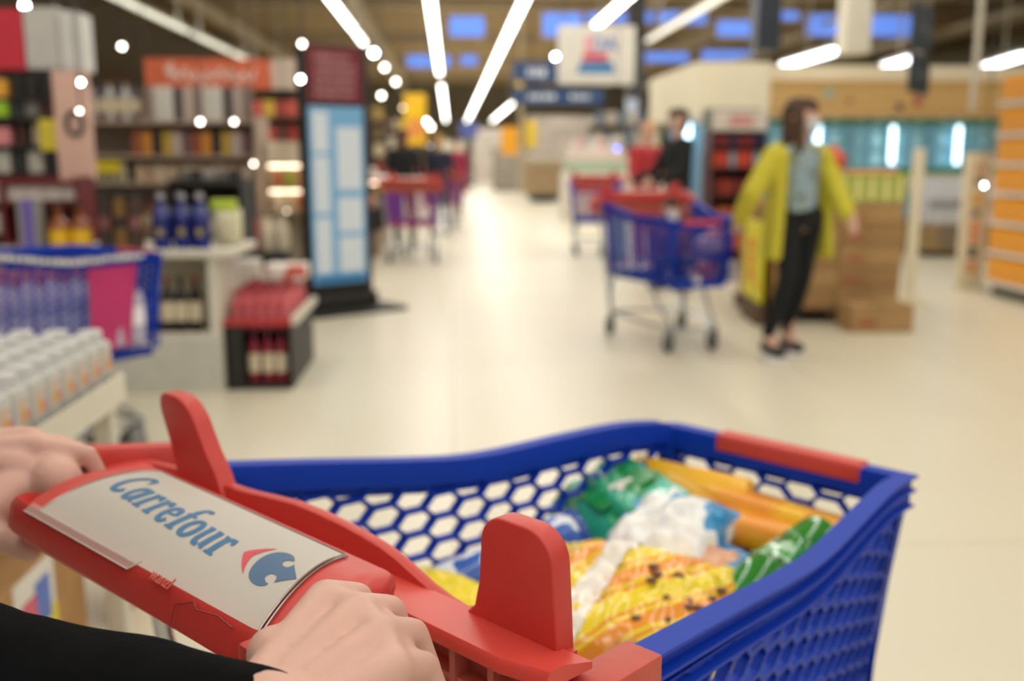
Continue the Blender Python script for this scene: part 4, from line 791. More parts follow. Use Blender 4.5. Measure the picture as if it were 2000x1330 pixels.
def row(kind, x0, x1, y, z, n, cols, label, cat, group, h=.22, wd=.07, dep=.07, along='x', y1=None, name=None, jit=.004):
    """n separate products standing side by side"""
    out = []; ps = {}
    for i in range(n):
        u = (i+.5)/n; x = x0+(x1-x0)*u; yy = y if y1 is None else y+(y1-y)*u; c = cols[i % len(cols)]
        if c not in ps:
            if kind == 'box': o = MB().rbox(-wd/2, wd/2, -dep/2, dep/2, 0, h, min(wd, h)*.06, 1).build(name or 'product_box', mat(c, .55, var=.12, scale=25)); tag(o, label, cat, group)
            elif kind == 'bottle': o = bottle_proto(name or 'bottle', label, cat, h, wd/2, mat(c, .2, var=.05), mat('8a2a2a' if i % 2 else '2a2a2a', .4), mat('d8ccb0', .6), group=group, n=10)
            elif kind == 'jar': o = MB().lathe([(0, 0), (wd/2, 0), (wd/2, h*.75), (wd*.42, h*.8), (wd*.42, h), (0, h)], 10).build(name or 'jar', mat(c, .35, var=.15, scale=30)); tag(o, label, cat, group)
            elif kind == 'bag': o = MB().lathe([(0, 0), (wd*.45, 0), (wd*.55, h*.3), (wd*.5, h*.7), (wd*.2, h), (0, h)], 8).build(name or 'bag', mat(c, .5, var=.15, scale=30)); tag(o, label, cat, group)
            ps[c] = (o, tree_index(o)); o.location = (x, yy, z)
        else:
            s_, ks = ps[c]; o = copy_tree(s_, (x+rnd.uniform(-jit, jit), yy, z), rnd.uniform(-.05, .05), ks=ks)
        o['label'] = label; o['group'] = group; out.append(o)
    return out
def blurtext(mb, x0, x1, z0, z1, y, n=3, seed=1, gap=.3, thick=.003):
    """rows of small letter-like blocks"""
    rr = random.Random(seed); H = (z1-z0)/n
    for k in range(n):
        x = x0+rr.uniform(0, .1)*(x1-x0); xe = x1-rr.uniform(0, .2)*(x1-x0)
        while x < xe:
            w_ = rr.uniform(.35, .8)*H*(1-gap); mb.box(x, min(x+w_, xe), y-thick, y, z1-H*(k+1)+H*gap*.5, z1-H*k-H*gap*.5*(1+rr.random()*.8)); x += w_+H*.18
    return mb
def blurlines(parent, name, m, x0, x1, z0, z1, y, n=3, seed=1, gap=.3, thick=.003):
    H = (z1-z0)/n
    for k in range(n): blurtext(MB(), x0, x1, z1-H*(k+1), z1-H*k, y, 1, seed+k, gap, thick).build(name, m, parent, 0)
# --- table of little white bottles at the lower left
tb = thing('display_table', 'cream table at the left edge carrying rows of small white bottles', 'table', (-1.35, 1.78, 0)); MB().rbox(-.75, .56, -.55, .58, .715, .75, .004, 1).build('table_top', OFFW, tb)
MB().box(.562, .572, -.55, .58, .70, .765).build('price_rail', mat('dcd8c8', .4), tb, 0); MB().box(-.74, .56, .582, .59, .70, .765).build('price_rail', mat('dcd8c8', .4), tb, 0)
for sx in (-.70, .53):
    for sy in (-.5, .545): MB().rbox(sx-.022, sx+.022, sy-.022, sy+.022, 0, .715, .004, 1).build('leg', OFFW, tb)
wb_ = thing('drink_bottle', 'x', 'bottle'); MB().rbox(-.036, .036, -.036, .036, 0, .098, .010, 2).build('bottle_body', mat('c4c4c2', .4, var=.04), wb_)
MB().lathe([(0, .097), (.026, .097), (.026, .122), (.023, .125), (0, .125)], 14).build('lid', mat('d0d2d2', .35), wb_)
pr = MB(); pr.rbox(.0355, .0368, -.018, .010, .030, .060, .0005, 1); pr.rbox(.0355, .0368, -.026, .024, .068, .073, .0003, 1); pr.build('printed_label', mat('d8a468', .5), wb_); pk = MB(); pk.rbox(.0355, .037, .012, .026, .034, .052, .0004, 1); pk.build('pink_print', mat('d88a80', .5), wb_)
kx = tree_index(wb_); first = True
for i in range(9):
    for j in range(14):
        x = -.835-.077*i; y = 2.315-.077*j; lab = 'small white bottle with a round lid and orange print in the row nearest the aisle' if i == 0 else 'small white bottle with a round lid standing behind the front row on the left table'
        gr = 'white bottles in the row nearest the aisle' if i == 0 else 'white bottles behind the front row'
        if first: o = wb_; first = False; o.location = (x, y, .75)
        else: o = copy_tree(wb_, (x, y, .75), ks=kx)
        o['label'] = lab; o['group'] = gr
# second block of red-capped bottles behind the white ones
tb2 = MB(); t = thing('low_stand', 'low wooden stand below the left table end, behind the handle', 'stand', (-1.08, 2.72, 0)); MB().box(-.10, .16, -.12, .12, .42, .45).build('stand_top', mat('c8a878', .6), t, 0)
for sx in (-.09, .15): MB().box(sx-.012, sx+.012, -.11, .11, 0, .42).build('side_panel', mat('9a6a44', .6), t, 0)
# carton with advertising at the lower left
t = thing('advert_box', 'brown display box with a white and yellow card, low at the left under the table', 'box', (-.98, 2.15, 0), .0)
MB().rbox(-.20, .09, -.28, .16, 0, .42, .004, 1).build('carton', kraft, t); f_ = MB(); f_.box(.0905, .093, -.22, -.02, .30, .415); f_.build('white_card', WHITE, t, 0); f_ = MB(); f_.box(.0935, .095, -.22, -.02, .17, .30); f_.build('yellow_card', mat('e6d820', .5), t, 0)
f_ = MB(); f_.box(.0935, .0950, -.19, -.12, .28, .36); f_.build('pink_print', mat('d8607a', .5), t, 0); f_ = MB(); f_.box(.0935, .0955, -.12, -.05, .28, .38); f_.build('blue_print', mat('5a7ad0', .5), t, 0)
# --- white wine counter
WCX = -1.70; t = thing('wine_counter', 'white counter with an open niche of wine bottles, left of the red bottle crate', 'counter', (WCX, 5.62, 0)); cw_ = MB()
MB().rbox(-.80, .56, -.30, .30, .745, .785, .006, 2).build('counter_top', OFFW, t); MB().box(-.75, .45, -.25, .27, 0, .33).build('base_cabinet', OFFW, t, 0); MB().box(.40, .45, -.25, .27, .33, .745).build('side_panel', OFFW, t, 0); MB().box(-.75, .40, .24, .27, .33, .745).build('back_panel', CREAM, t, 0); MB().box(-.75, -.70, -.25, .24, .33, .745).build('side_panel', OFFW, t, 0)
MB().box(-.74, .44, -.255, -.25, .04, .30).build('kick_panel', mat('c8c8be', .5), t, 0)
row('bottle', -1.80, -1.36, 5.46, .331, 6, ['1c1414', '241616'], 'dark wine bottle with a white label in the niche of the white counter', 'bottle', 'wine bottles in the counter niche', .30, .075)
labn = ['left', 'middle', 'right']
bp = bottle_proto('blue_bottle', 'x', 'bottle', .29, .046, mat('10247e', .2, var=.05, coat=.6), mat('c8c8cc', .3, metal=.6), mat('121f6c', .3), n=16)
sc_ = MB(); sc_.rbox(-.016, .016, -.0475, -.0455, .07, .11, .001, 1); sc_.build('gold_emblem', mat('b8a868', .4, metal=.3), bp)
for i, o in enumerate(spread(bp, [(-1.53, 5.40, .785), (-1.425, 5.42, .785), (-1.325, 5.40, .785)], group=None)): o['label'] = 'cobalt blue bottle with a gold emblem, %s of the front three on the white counter' % labn[i]
kb = tree_index(bp)
for i, x in enumerate((-1.58, -1.47, -1.37)): copy_tree(bp, (x, 5.55, .785), ks=kb, label='cobalt blue bottle in the back row on the white counter', group='blue bottles in the back row')
for i, (x, c, c2_) in enumerate([(-1.83, '3a2c28', '7a4a4a'), (-1.75, '7a5a2c', '2c2420'), (-1.67, '4a342c', '8a5a5a')]):
    t = thing('gift_tube', 'tall brown gift tube on the white counter, %s of three left of the blue bottles' % labn[i], 'tube', (x, 5.42, .785)); MB().lathe([(0, 0), (.038, 0), (.038, .27), (0, .27)], 16).build('tube_body', mat(c, .5), t); MB().lathe([(.0385, .11), (.0385, .17)], 16).build('tube_label', mat(c2_, .5), t); MB().lathe([(0, .27), (.040, .27), (.040, .295), (0, .295)], 16).build('lid', DKF, t)
for i, x in enumerate((-2.07, -1.96)):
    t = bottle_proto('amber_bottle', 'squat amber bottle with a bright yellow label, %s of the pair on the white counter' % ('left' if i == 0 else 'right'), 'bottle', .25, .052, mat('8a4a1c', .15), DKF, mat('e8b81c', .5), loc=(x, 5.42, .785), labz=(.05, .42), shoulder=.5)
o = MB().rbox(-.055, .055, -.04, .04, 0, .26, .004, 1).build('purple_box', pattern('purple_print', ['6a5aa8', '7a6ab8', '8c8c86'], 'bands', 3, .5, 0)); tag(o, 'purple and grey gift box at the left end of the white counter', 'box'); o.location = (-2.22, 5.44, .785)
o = pillow(.16, .20, .13, 31).build('white_sack', mat('d8d4b4', .6), None, 60); tag(o, 'cream sack standing at the right end of the white counter', 'sack'); o.rotation_euler = (PI/2, 0, 0); o.location = (-1.235, 5.62, .885)
o = MB().rbox(-.09, .05, -.015, .05, 0, .06, .01).build('green_card', mat('b8d040', .5)); tag(o, 'lime green card on top of the cream sack', 'card'); o.location = (-1.23, 5.60, .975)
# counter-top stand in front of the tall left shelves
t = shelf('counter_stand', 'dark red stand with cream boxes at the left, below the pink panel', 'stand', -2.45, -2.03, 5.62, 5.88, [.81, 1.03, 1.135], 1.16, mat('6a1c24', .5), z0=.787)
for i in range(4): o = MB().rbox(-.048, .048, -.04, .04, 0, .082, .004, 1).build('cream_box', mat('ded6cc', .5)); tag(o, 'cream labelled box in the dark red stand', 'box', 'cream boxes in the dark red stand'); o.location = (-2.38+.10*i, 5.70, 1.031)
# red bottle crate
t = thing('bottle_crate', 'black wire crate on the floor holding red-topped bottles, right of the wine counter', 'crate', (-1.06, 5.86, 0)); X0, X1, Y0, Y1 = -.185, .175, -.42, .44
MB().box(X0, X1, Y0, Y1, 0, .03).build('crate_base', DKF, t, 0)
for (a, b_, c, d) in ((X0, X0+.012, Y0, Y1), (X1-.012, X1, Y0, Y1), (X0, X1, Y1-.012, Y1)): MB().box(a, b_, c, d, .03, .38).build('crate_wall', DKF, t, 0)
MB().box(X0, X0+.10, Y0, Y0+.012, .03, .38).build('crate_wall', DKF, t, 0)
MB().box(X0-.004, X1+.004, Y0-.004, Y0+.008, .36, .40).build('crate_rim', mat('b8383c', .4), t, 0); MB().box(X1, X1+.03, Y0, Y1, .36, .40).build('crate_rim', OFFW, t, 0)
row('bottle', -1.14, -.91, 5.50, .031, 3, ['8a2438'], 'dark red bottle standing low in the front of the black crate', 'bottle', 'bottles in the front of the black crate', .30, .065)
rs = random.Random(5); gp_ = bottle_proto('pink_bottle', 'pinkish red bottle packed on top of the black crate', 'bottle', .20, .030, mat('c8505a', .2, var=.1, coat=.4), mat('b03a48', .3), mat('d87078', .3), n=10); k5 = tree_index(gp_); n = 0
MB().box(X0+.012, X1-.012, Y0+.10, Y1-.012, .32, .335).build('crate_shelf', mat('8c2c34', .5), t, 0)
for i in range(5):
    for j in range(9):
        o = gp_ if n == 0 else copy_tree(gp_, ks=k5); n += 1; o.location = (-1.200+.066*i, 5.57+.080*j, .336+.0*j); o['group'] = 'pinkish bottles on top of the black crate'
o = MB().rbox(-.12, .12, -.13, .13, 0, .09, .006, 2).build('white_box', pattern('white_box_print', ['e8e4dc', 'e8e4dc', 'e0dcd2', 'c8574c'], 'noise', 6, .5)); tag(o, 'white box with red edge lying on the bottles of the black crate', 'box'); o.location = (-1.00, 6.10, .537)
# --- tall black shelving at the left edge with goods
t = shelf('tall_shelf', 'black tall shelving full of dark boxes at the left edge', 'shelf', -3.35, -2.22, 6.0, 6.45, [.30, .60, .82, 1.0, 1.17, 1.33, 1.49, 1.60], 1.76, DKF, sides=True)
lv = [(1.60, .14, 'box', ['1c1a18', '221e18', '1c1a18'], 'black jar-like box with gold print on the top shelf of the black shelving', .07, 12), (1.49, .09, 'box', ['86847e', '5a2a24', '3a3a3a'], 'grey and red box on the second shelf of the black shelving', .08, 11), (1.33, .13, 'jar', ['4a2a1c', 'c8b8a0', '3a2018'], 'brown jar with pale label on the third shelf of the black shelving', .075, 12), (1.17, .13, 'box', ['2a2a2c', 'c8c4b8'], 'black and cream box on the fourth shelf of the black shelving', .085, 11), (1.0, .13, 'box', ['d8d0c4', 'd8c0b8'], 'cream and pink box on the fifth shelf of the black shelving', .085, 11), (.82, .13, 'box', ['ccc8be', 'd8cccc'], 'pale box on the sixth shelf of the black shelving', .085, 11)]
for z, h, k, cols, lab, wd, n in lv: row(k, -3.30, -2.27, 6.09, z+.001, n, cols, lab, 'box' if k == 'box' else 'jar', 'goods: '+lab[-44:], h, wd, .09)
for i, (z, c, lab) in enumerate([(1.60, 'e8a83c', 'amber box at the left end of the top shelf'), (1.49, '9ac82c', 'lime green box at the left end of the second shelf'), (1.33, 'd88a90', 'pink box at the left end of the third shelf')]):
    o = MB().rbox(-.11, .11, -.04, .04, 0, .10, .004, 1).build('bright_box', mat(c, .5)); tag(o, lab, 'box'); o.location = (-2.64, 6.0-.045+.0, z+.001) ; o.location.y = 6.045
o = MB().rbox(-.055, .055, -.004, .004, -.09, .09, .002, 1).build('price_card', mat('e0d23c', .5)); tag(o, 'yellow price card hanging on the black shelving left of the pink panel', 'card'); o.location = (-2.30, 5.992, 1.39)
t = thing('display_banner', 'tall pink panel with a dark wreath emblem beside the black shelving', 'sign', (-2.10, 5.86, 0)); MB().rbox(-.11, .09, -.012, .012, 1.137, 1.74, .004, 1).build('board', mat('e0b8a8', .5), t); MB().box(-.03, .03, -.02, .02, .785, 1.137).build('foot', mat('c8a8a0', .5), t, 0)
rg = MB(); rg.tube([(.0+.044*math.cos(a*PI/12), -.018, 1.45+.062*math.sin(a*PI/12)) for a in range(24)], .014, 8, closed=True); rg.build('wreath', mat('4a4440', .6), t)
t = thing('banner_box', 'red hanging banner at the top left corner', 'banner', (-2.66, 6.2, 1.76)); MB().box(-.42, .215, -.10, .10, 0, .34).build('banner_face', mat('cc2c40', .5), t, 0)
t = thing('banner_box', 'white hanging box banner beside the red one at the top left', 'banner', (-2.30, 6.2, 1.765)); MB().box(-.135, .05, -.10, .10, 0, .345).build('banner_face', mat('c8c6c2', .5), t, 0); MB().box(.06, .16, -.10, .16, 0, .325).build('side_face', mat('d6d6d4', .5), t, 0)
MB().box(-.012, .012, -.012, .012, .345, CZ-1.78).build('suspension_rod', DKF, t, 0)
# --- long bottle gondola behind
t = shelf('bottle_gondola', 'long shelving of bottles and boxes under the orange banner', 'shelf', -3.75, -1.62, 8.6, 9.2, [.30, .64, 1.06, 1.28, 1.56], 1.60, mat('b09c8a', .6), th=.025)
row('bottle', -3.70, -2.95, 8.72, 1.561, 12, ['c8c8cc', 'b8bcc4', 'a8a0a8'], 'pale bottle with red cap on the top shelf, left half of the long gondola', 'bottle', 'pale bottles on the gondola top', .31, .062)
row('bottle', -2.93, -2.60, 8.72, 1.561, 5, ['5a4a5c', 'c8ccc8'], 'dark violet or pale bottle near the middle of the gondola top', 'bottle', 'violet and pale bottles on the gondola top', .33, .066)
row('box', -2.55, -1.66, 8.72, 1.561, 11, ['8c7c74', 'd8d4cc', 'dcdcd4', '5c4c50', 'c8b8b0'], 'tall cream or brown box on the right half of the gondola top', 'box', 'tall boxes on the gondola top', .28, .075)
row('bottle', -3.62, -2.72, 8.70, 1.061, 15, ['c8cfae', 'c2caa8'], 'clear bottle with yellow label on the glass shelf of the long gondola', 'bottle', 'yellow label bottles', .215, .052)
o = MB().box(-.43, .43, -.002, .002, 0, .10); o = o.build('yellow_label_strip', mat('d4be1c', .5), None, 0); tag(o, 'yellow price strip in front of the clear bottles', 'strip'); o.location = (-3.17, 8.58, 1.13)
row('box', -2.66, -1.68, 8.70, 1.281, 12, ['a05a3c', 'd8923c', '2c2a30', 'c8a83c', 'c8b8b0', '7a5a5c'], 'small orange, yellow or black pack on the upper middle shelf of the gondola', 'box', 'small packs on the upper middle shelf', .19, .07)
row('jar', -2.66, -1.68, 8.70, 1.061, 12, ['d8c4a8', 'c8a890', 'e4d4bc'], 'cream jar in the lit middle shelf of the gondola', 'jar', 'cream jars on the middle shelf', .14, .072)
row('bottle', -3.65, -2.5, 8.70, .641, 14, ['8a5a24', 'a8702c', '5c3c28'], 'amber bottle on the lower shelf of the gondola', 'bottle', 'amber bottles on the lower shelf', .25, .068)
row('box', -2.45, -1.70, 8.70, .641, 9, ['3a3430', 'a88c84', 'c8bca8'], 'brown and cream box on the lower shelf of the gondola', 'box', 'boxes on the lower shelf', .24, .075)
t = thing('amber_sign', 'narrow yellow-orange sign between the pink panel and the yellow label bottles', 'sign', (-2.70, 7.2, 0)); MB().rbox(-.07, .0, -.01, .01, 1.42, 1.68, .003, 1).build('sign_face', mat('e0a818', .5), t); MB().rbox(.0, .10, -.012, .008, 1.30, 1.56, .003, 1).build('sign_face', mat('d8c020', .5), t); MB().box(-.02, .02, 0, .04, 0, 1.42).build('post', GRYM, t, 0)
t = thing('hanging_banner', 'orange banner with white script hanging over the bottle shelves', 'banner', (-2.78, 12, 2.03)); MB().box(-.70, .72, -.02, .02, 0, .34).build('banner_face', mat('d86c4c', .6, var=.1), t, 0)
sc_ = MB(); pts = []
for k in range(90): u = k/89; pts.append((-.42+.98*u, -.03, .15+.055*math.sin(u*46)+.02*math.sin(u*13)))
sc_.tube(pts, .016, 6); sc_.tube([(-.42+.03*math.sin(k/10*PI*2), -.03, .12+.17*k/14) for k in range(15)], .02, 6); sc_.build('white_script', mat('eedcd4', .6), t)
MB().box(-.70, -.69, -.005, .005, .34, CZ-2.05).build('suspension_wire', DKF, t, 0); MB().box(.70, .71, -.005, .005, .34, CZ-2.05).build('suspension_wire', DKF, t, 0)
t = thing('hanging_banner', 'pale banner at the right end of the orange one', 'banner', (-1.86, 12, 2.03)); MB().box(-.19, .19, -.02, .02, 0, .34).build('banner_face', mat('cdbcae', .6), t, 0); MB().box(-.01, 0, -.005, .005, .34, CZ-2.05).build('suspension_wire', DKF, t, 0)
# --- black fittings left of the totem
t = shelf('black_stand', 'black display stand with bottles between the wine counter and the totem', 'stand', -1.86, -1.38, 6.75, 7.15, [.35, .70, 1.10], 1.12, DKF)
row('bottle', -1.80, -1.44, 6.85, .701, 5, ['3a3430', 'a06a48', '2a2a2c'], 'dark bottle inside the black stand', 'bottle', 'bottles inside the black stand', .28, .065); row('bottle', -1.80, -1.44, 6.85, .351, 5, ['c86a24', '2a2426', '8a6a6a'], 'orange or dark bottle on the low shelf of the black stand', 'bottle', 'bottles on the low shelf of the black stand', .25, .065)
row('box', -1.84, -1.42, 6.95, 1.121, 5, ['7a7670', '3c3a3a', 'a8a49c'], 'flat grey pack on top of the black stand', 'pack', 'packs on top of the black stand', .06, .08)
o = MB().rbox(-.10, .10, -.10, .10, 0, .42, .01).build('white_bin', mat('cfcbc2', .5)); tag(o, 'white bin in front of the black stand', 'bin'); o.location = (-1.02, 7.30, .0); o.location = (-1.30, 6.35, 0); o.scale = (.9, .9, 1.5)
t = thing('black_counter', 'long black counter left of the totem with lit cream goods on it', 'counter', (-1.52, 8.00, 0)); MB().rbox(-.38, .20, -.20, .22, 0, .50, .01).build('counter_body', DKF, t); MB().rbox(-.40, .22, -.22, .24, .50, .53, .004, 1).build('counter_top', blk, t)
row('bag', -1.84, -1.30, 8.05, .531, 5, ['c8beaa', 'b8a890', 'a83a40', 'd8ccb4'], 'cream or red sack on the black counter', 'sack', 'sacks on the black counter', .26, .13)
t = shelf('lit_cabinet', 'open white cabinet with a warm lamp above the black counter', 'cabinet', -1.60, -.86, 8.90, 9.25, [.80, 1.0, 1.22], 1.40, mat('d8ccb8', .5)); MB().box(-.36, .36, -.17, -.14, 1.175, 1.195).build('lamp_strip', mat('ffe8c8', .5, em=5), t, 0); MB().box(-.36, .36, -.17, -.14, .955, .975).build('lamp_strip', mat('ffe8c8', .5, em=4), t, 0)
row('box', -1.56, -.90, 8.98, .801, 7, ['e4d8c4', 'd8c8a8', 'c88a5c'], 'cream pack on the lit lower shelf above the black counter', 'pack', 'packs on the lit lower shelf', .13, .08); row('box', -1.56, -.90, 8.98, 1.001, 7, ['c87a50', 'a8b83c', 'd8a878'], 'orange or green pack on the lit middle shelf above the black counter', 'pack', 'packs on the lit middle shelf', .13, .08)
# --- totem with the shop map
TA = (-1.13, 8.12); TB = (-.70, 8.42); dx, dy = TB[0]-TA[0], TB[1]-TA[1]; tw = math.hypot(dx, dy)
t = thing('map_totem', 'tall black totem with a dark red head and a pale blue shop map', 'totem', (TA[0], TA[1], 0), math.atan2(dy, dx))
MB().rbox(-.03, tw+.03, -.02, .10, .10, 2.14, .01).build('totem_body', blk, t); MB().rbox(-.12, tw+.22, -.26, .30, 0, .035, .008).build('foot_plate', DKF, t); MB().rbox(-.05, tw+.05, -.08, .16, .035, .16, .02).build('plinth', DKF, t)
MB().box(.0, tw-.03, -.028, -.019, 1.69, 2.12).build('head_panel', mat('70202e', .5), t, 0); blurlines(t, 'head_lettering', mat('b8848a', .6), .05, tw-.06, 1.72, 2.08, -.0285, 5, 8, .35)
MB().rbox(.0, tw-.03, -.030, -.019, .24, 1.66, .003, 1).build('map_panel', mat('6fa4cc', .4, em=.15), t)
mp = MB(); 
for (a, b_, c, d) in [(.03, .17, 1.30, 1.62), (.03, .17, .82, 1.27), (.03, .17, .33, .78), (.24, tw-.06, 1.0, 1.50), (.24, tw-.06, .66, .94), (.24, tw-.06, .33, .62)]: mp.box(a, b_, -.0325, -.0303, c, d)
for k, q in enumerate([(.03, .17, 1.30, 1.62), (.03, .17, .82, 1.27), (.03, .17, .33, .78), (.24, tw-.06, 1.0, 1.50), (.24, tw-.06, .66, .94), (.24, tw-.06, .33, .62)]): MB().box(q[0], q[1], -.0325, -.0303, q[2], q[3]).build('map_block', mat('ccd6de', .5, em=.12), t, 0)
MB().box(.02, tw-.05, -.0325, -.0303, .25, .31).build('map_footer', mat('2a78b0', .5, em=.1), t, 0)
# --- left side of the aisle beyond the totem
def far_gondola(label, x0, x1, y0, y1, top, cols, levels, kind='box', hh=.2, n=6, m=None, face='x'):
    t = shelf('gondola', label, 'shelf', x0, x1, y0, y1, [top*(k+1)/(levels+1) for k in range(levels)]+[top], top, m or mat('6a5c50', .6), back=False, sides=False)
    for sg in (-1, 1): MB().box(sg*(x1-x0)/2-.02, sg*(x1-x0)/2+.02, (y1-y0)/2-.08, (y1-y0)/2-.03, 0, top).build('upright', m or mat('6a5c50', .6), t, 0)
    MB().box(-(x1-x0)/2, (x1-x0)/2, (y1-y0)/2-.03, (y1-y0)/2, 0, top).build('end_panel', m or mat('6a5c50', .6), t, 0)
    for k in range(levels+1):
        z = top*(k+1)/(levels+1); s = label.split(' ')
        row(kind if k % 2 == 0 else 'jar', x0+.06, x1-.06, y0+.10, z+.001, n, [cols[(k+q) % len(cols)] for q in range(3)], 'pack on the %s shelf of the %s' % (ORD[k], label), 'pack', 'packs on the %s shelf of the %s' % (ORD[k], label), hh, (x1-x0)/n*.8, .10)
    return t
t = thing('produce_counter', 'low dark counter with lit produce behind the totem, left of the red trolley', 'counter', (-1.15, 13.7, 0)); MB().rbox(-.55, .28, -1.0, 1.6, .35, .62, .02).build('counter_body', DKF, t); MB().rbox(-.45, .20, -.9, 1.5, 0, .35, .02).build('counter_base', mat('a08878', .6), t)
MB().rbox(-.55, .28, -1.0, 1.6, .95, .99, .01).build('glass_shelf', mat('d8ccc8', .3), t); MB().box(-.5, -.46, -.95, 1.5, .62, .95).build('upright', DKF, t, 0); MB().box(-.45, .22, -.92, -.90, .925, .945).build('lamp_strip', mat('ffdcc0', .4, em=5), t, 0)
row('bag', -1.55, -.95, 12.85, .621, 5, ['e8c4a0', 'e0a890', 'f0d8b8'], 'pinkish produce pack in the lit counter behind the totem', 'pack', 'packs in the lit counter', .18, .11); row('bag', -1.60, -.92, 12.85, .991, 5, ['c84a48', 'd8ccc0', 'c8585a'], 'red or white pack on top of the counter behind the totem', 'pack', 'packs on top of the lit counter', .14, .12)
far_gondola('pink and green far gondola right of the totem', -3.2, -1.75, 15.5, 16.1, 1.85, ['c8584c', 'd8b848', 'b8a878', '7a4a44', 'a84038'], 4, n=8, hh=.24)
far_gondola('red and yellow far gondola behind the shoppers', -3.0, -1.55, 19.5, 20.1, 1.95, ['a8343c', 'd8c04c', 'c8b088', '5a3a3c'], 4, n=8, hh=.28)
far_gondola('brown far gondola by the yellow banner', -3.6, -1.5, 24, 24.7, 2.1, ['6a5a3c', 'a88c4c', '8c3c38', 'c8b898'], 4, n=8, hh=.3)
far_gondola('mixed far gondola beyond the yellow banner', -3.8, -1.3, 31, 31.7, 2.0, ['b89c50', 'a8504c', 'c8c0b0', '6c5c50'], 3, n=8, hh=.35)
far_gondola('pale far gondola closing the left side', -4.5, -1.2, 42, 43, 2.3, ['c8bca0', 'b87c6c', 'd8d0bc'], 3, n=8, hh=.45)
for k, (y, c) in enumerate([(16, '6a5448'), (20.3, '5a4a44'), (24.9, '6c5c48')]):
    o = MB().box(-9.5, -3.7 if k == 0 else -3.1-.5*k, y, y+.5, 0, 2.1+.15*k).build('back_shelving', mat(c, .7, var=.3, scale=3), None, 0); tag(o, 'dark run of shelving far at the left, %s one' % ('nearest', 'middle', 'farthest')[k], 'shelving')
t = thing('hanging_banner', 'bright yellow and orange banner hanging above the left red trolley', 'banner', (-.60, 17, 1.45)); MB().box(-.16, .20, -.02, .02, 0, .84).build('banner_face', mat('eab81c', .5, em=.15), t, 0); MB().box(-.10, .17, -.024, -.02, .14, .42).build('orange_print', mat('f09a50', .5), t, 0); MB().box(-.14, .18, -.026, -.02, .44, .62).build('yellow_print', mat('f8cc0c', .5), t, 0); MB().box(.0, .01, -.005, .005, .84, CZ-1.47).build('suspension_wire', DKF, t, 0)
for i, (px, py, w_, h_, Y, c, lab) in enumerate([(995, 275, .5, .8, 30, 'f0a81c', 'small orange banner hanging near the middle of the far aisle'), (1037, 262, .35, .8, 30, 'e8c83c', 'small yellow banner hanging right of the orange one'), (915, 253, .8, .7, 45, '5a68b0', 'small blue banner at the far end of the aisle')]):
    p = at(px, py, Y); t = thing('hanging_banner', lab, 'banner', tuple(p)); MB().box(-w_/2, w_/2, -.02, .02, -h_/2, h_/2).build('banner_face', mat(c, .5), t, 0); MB().box(-.01, .01, -.01, .01, h_/2, CZ-p.z-.02).build('suspension_wire', DKF, t, 0)
# --- far end and right side of the aisle
for k, (x0, x1, Y, h, c, lab) in enumerate([(-.8, .9, 62, 2.2, 'd8d4c0', 'pale display block at the far end of the aisle'), (1.1, 3.2, 50, 2.6, 'd8d0c8', 'cream display block far right of the aisle centre'), (1.6, 3.0, 38, 1.6, '9c9488', 'grey-brown display block in the far right'), (3.4, 8, 45, 3.0, 'cfc4bc', 'pinkish wall of shelving far behind the navy sign'), (-.3, 1.0, 44, .9, '4a4858', 'low dark display in the far centre')]):
    t = thing('display_block', lab, 'display', ((x0+x1)/2, Y, 0)); w_ = (x1-x0)/2; MB().rbox(-w_, w_, -.5, .5, 0, h, .03, 1).build('block_body', mat(c, .6, var=.2, scale=2), t)
    for q in range(3): MB().box(-w_*.95, w_*.95, -.56, -.5, h*(.25+.25*q), h*(.25+.25*q)+.05).build('shelf_board', OFFW, t, 0)
t = thing('wooden_bin', 'brown wooden bin on a dark base in the far aisle, right of centre', 'bin', (2.62, 28.5, 0)); MB().rbox(-.52, .52, -.5, .5, .22, 1.0, .02, 1).build('bin_body', mat('9c8464', .7, var=.2, scale=3), t); MB().rbox(-.42, .42, -.4, .4, .06, .22, .01, 1).build('base', mat('3a4650', .6), t); MB().box(-.3, .3, -.3, .3, 0, .06).build('foot', DKF, t, 0); MB().rbox(-.50, .5, -.48, .48, 1.0, 1.16, .05, 2).build('produce_heap', mat('a89a78', .7), t)
o = MB().rbox(-.08, .08, -.02, .02, 0, .5, .01).build('lime_sign', mat('b8cc3c', .5)); tag(o, 'lime green sign standing right of the brown wooden bin', 'sign'); o.location = (3.3, 28, 0)
t = thing('chest_counter', 'white stepped display counter with pale green band, left of the blue trolleys', 'counter', (2.92, 20.3, 0)); MB().rbox(-.66, .66, -.5, .5, 0, .95, .02).build('counter_body', mat('e0d8cc', .5), t); MB().rbox(-.60, .60, -.4, .5, .95, 1.15, .02).build('green_band', mat('a8bca4', .5), t); MB().rbox(-.55, .55, -.3, .5, 1.15, 1.42, .02).build('upper_step', mat('e4d2c8', .5), t)
for k in range(3): MB().box(-.62, .62, -.52, -.5, .25+.2*k, .30+.2*k).build('pink_stripe', mat('dab8ac', .5), t, 0)
row('box', 2.40, 3.40, 20.1, 1.421, 7, ['e8dcd8', 'd8a8a0', 'c8d0d0'], 'pale carton standing on top of the white stepped counter', 'box', 'cartons on the stepped counter', .2, .12)
t = thing('teal_box', 'tall teal board standing left of the large blue trolley', 'board', (1.97, 11.9, 0)); MB().rbox(-.10, .12, -.03, .03, .06, .78, .01).build('board_face', mat('7fb0ac', .5), t); MB().box(-.10, .12, -.10, .10, 0, .06).build('foot', GRYM, t, 0)
t = thing('column', 'pale blue square column far behind the white counter', 'column', (4.3, 24, 0)); MB().box(-.12, .12, -.12, .12, 0, 2.6).build('shaft', mat('c0cce0', .5), t, 0)
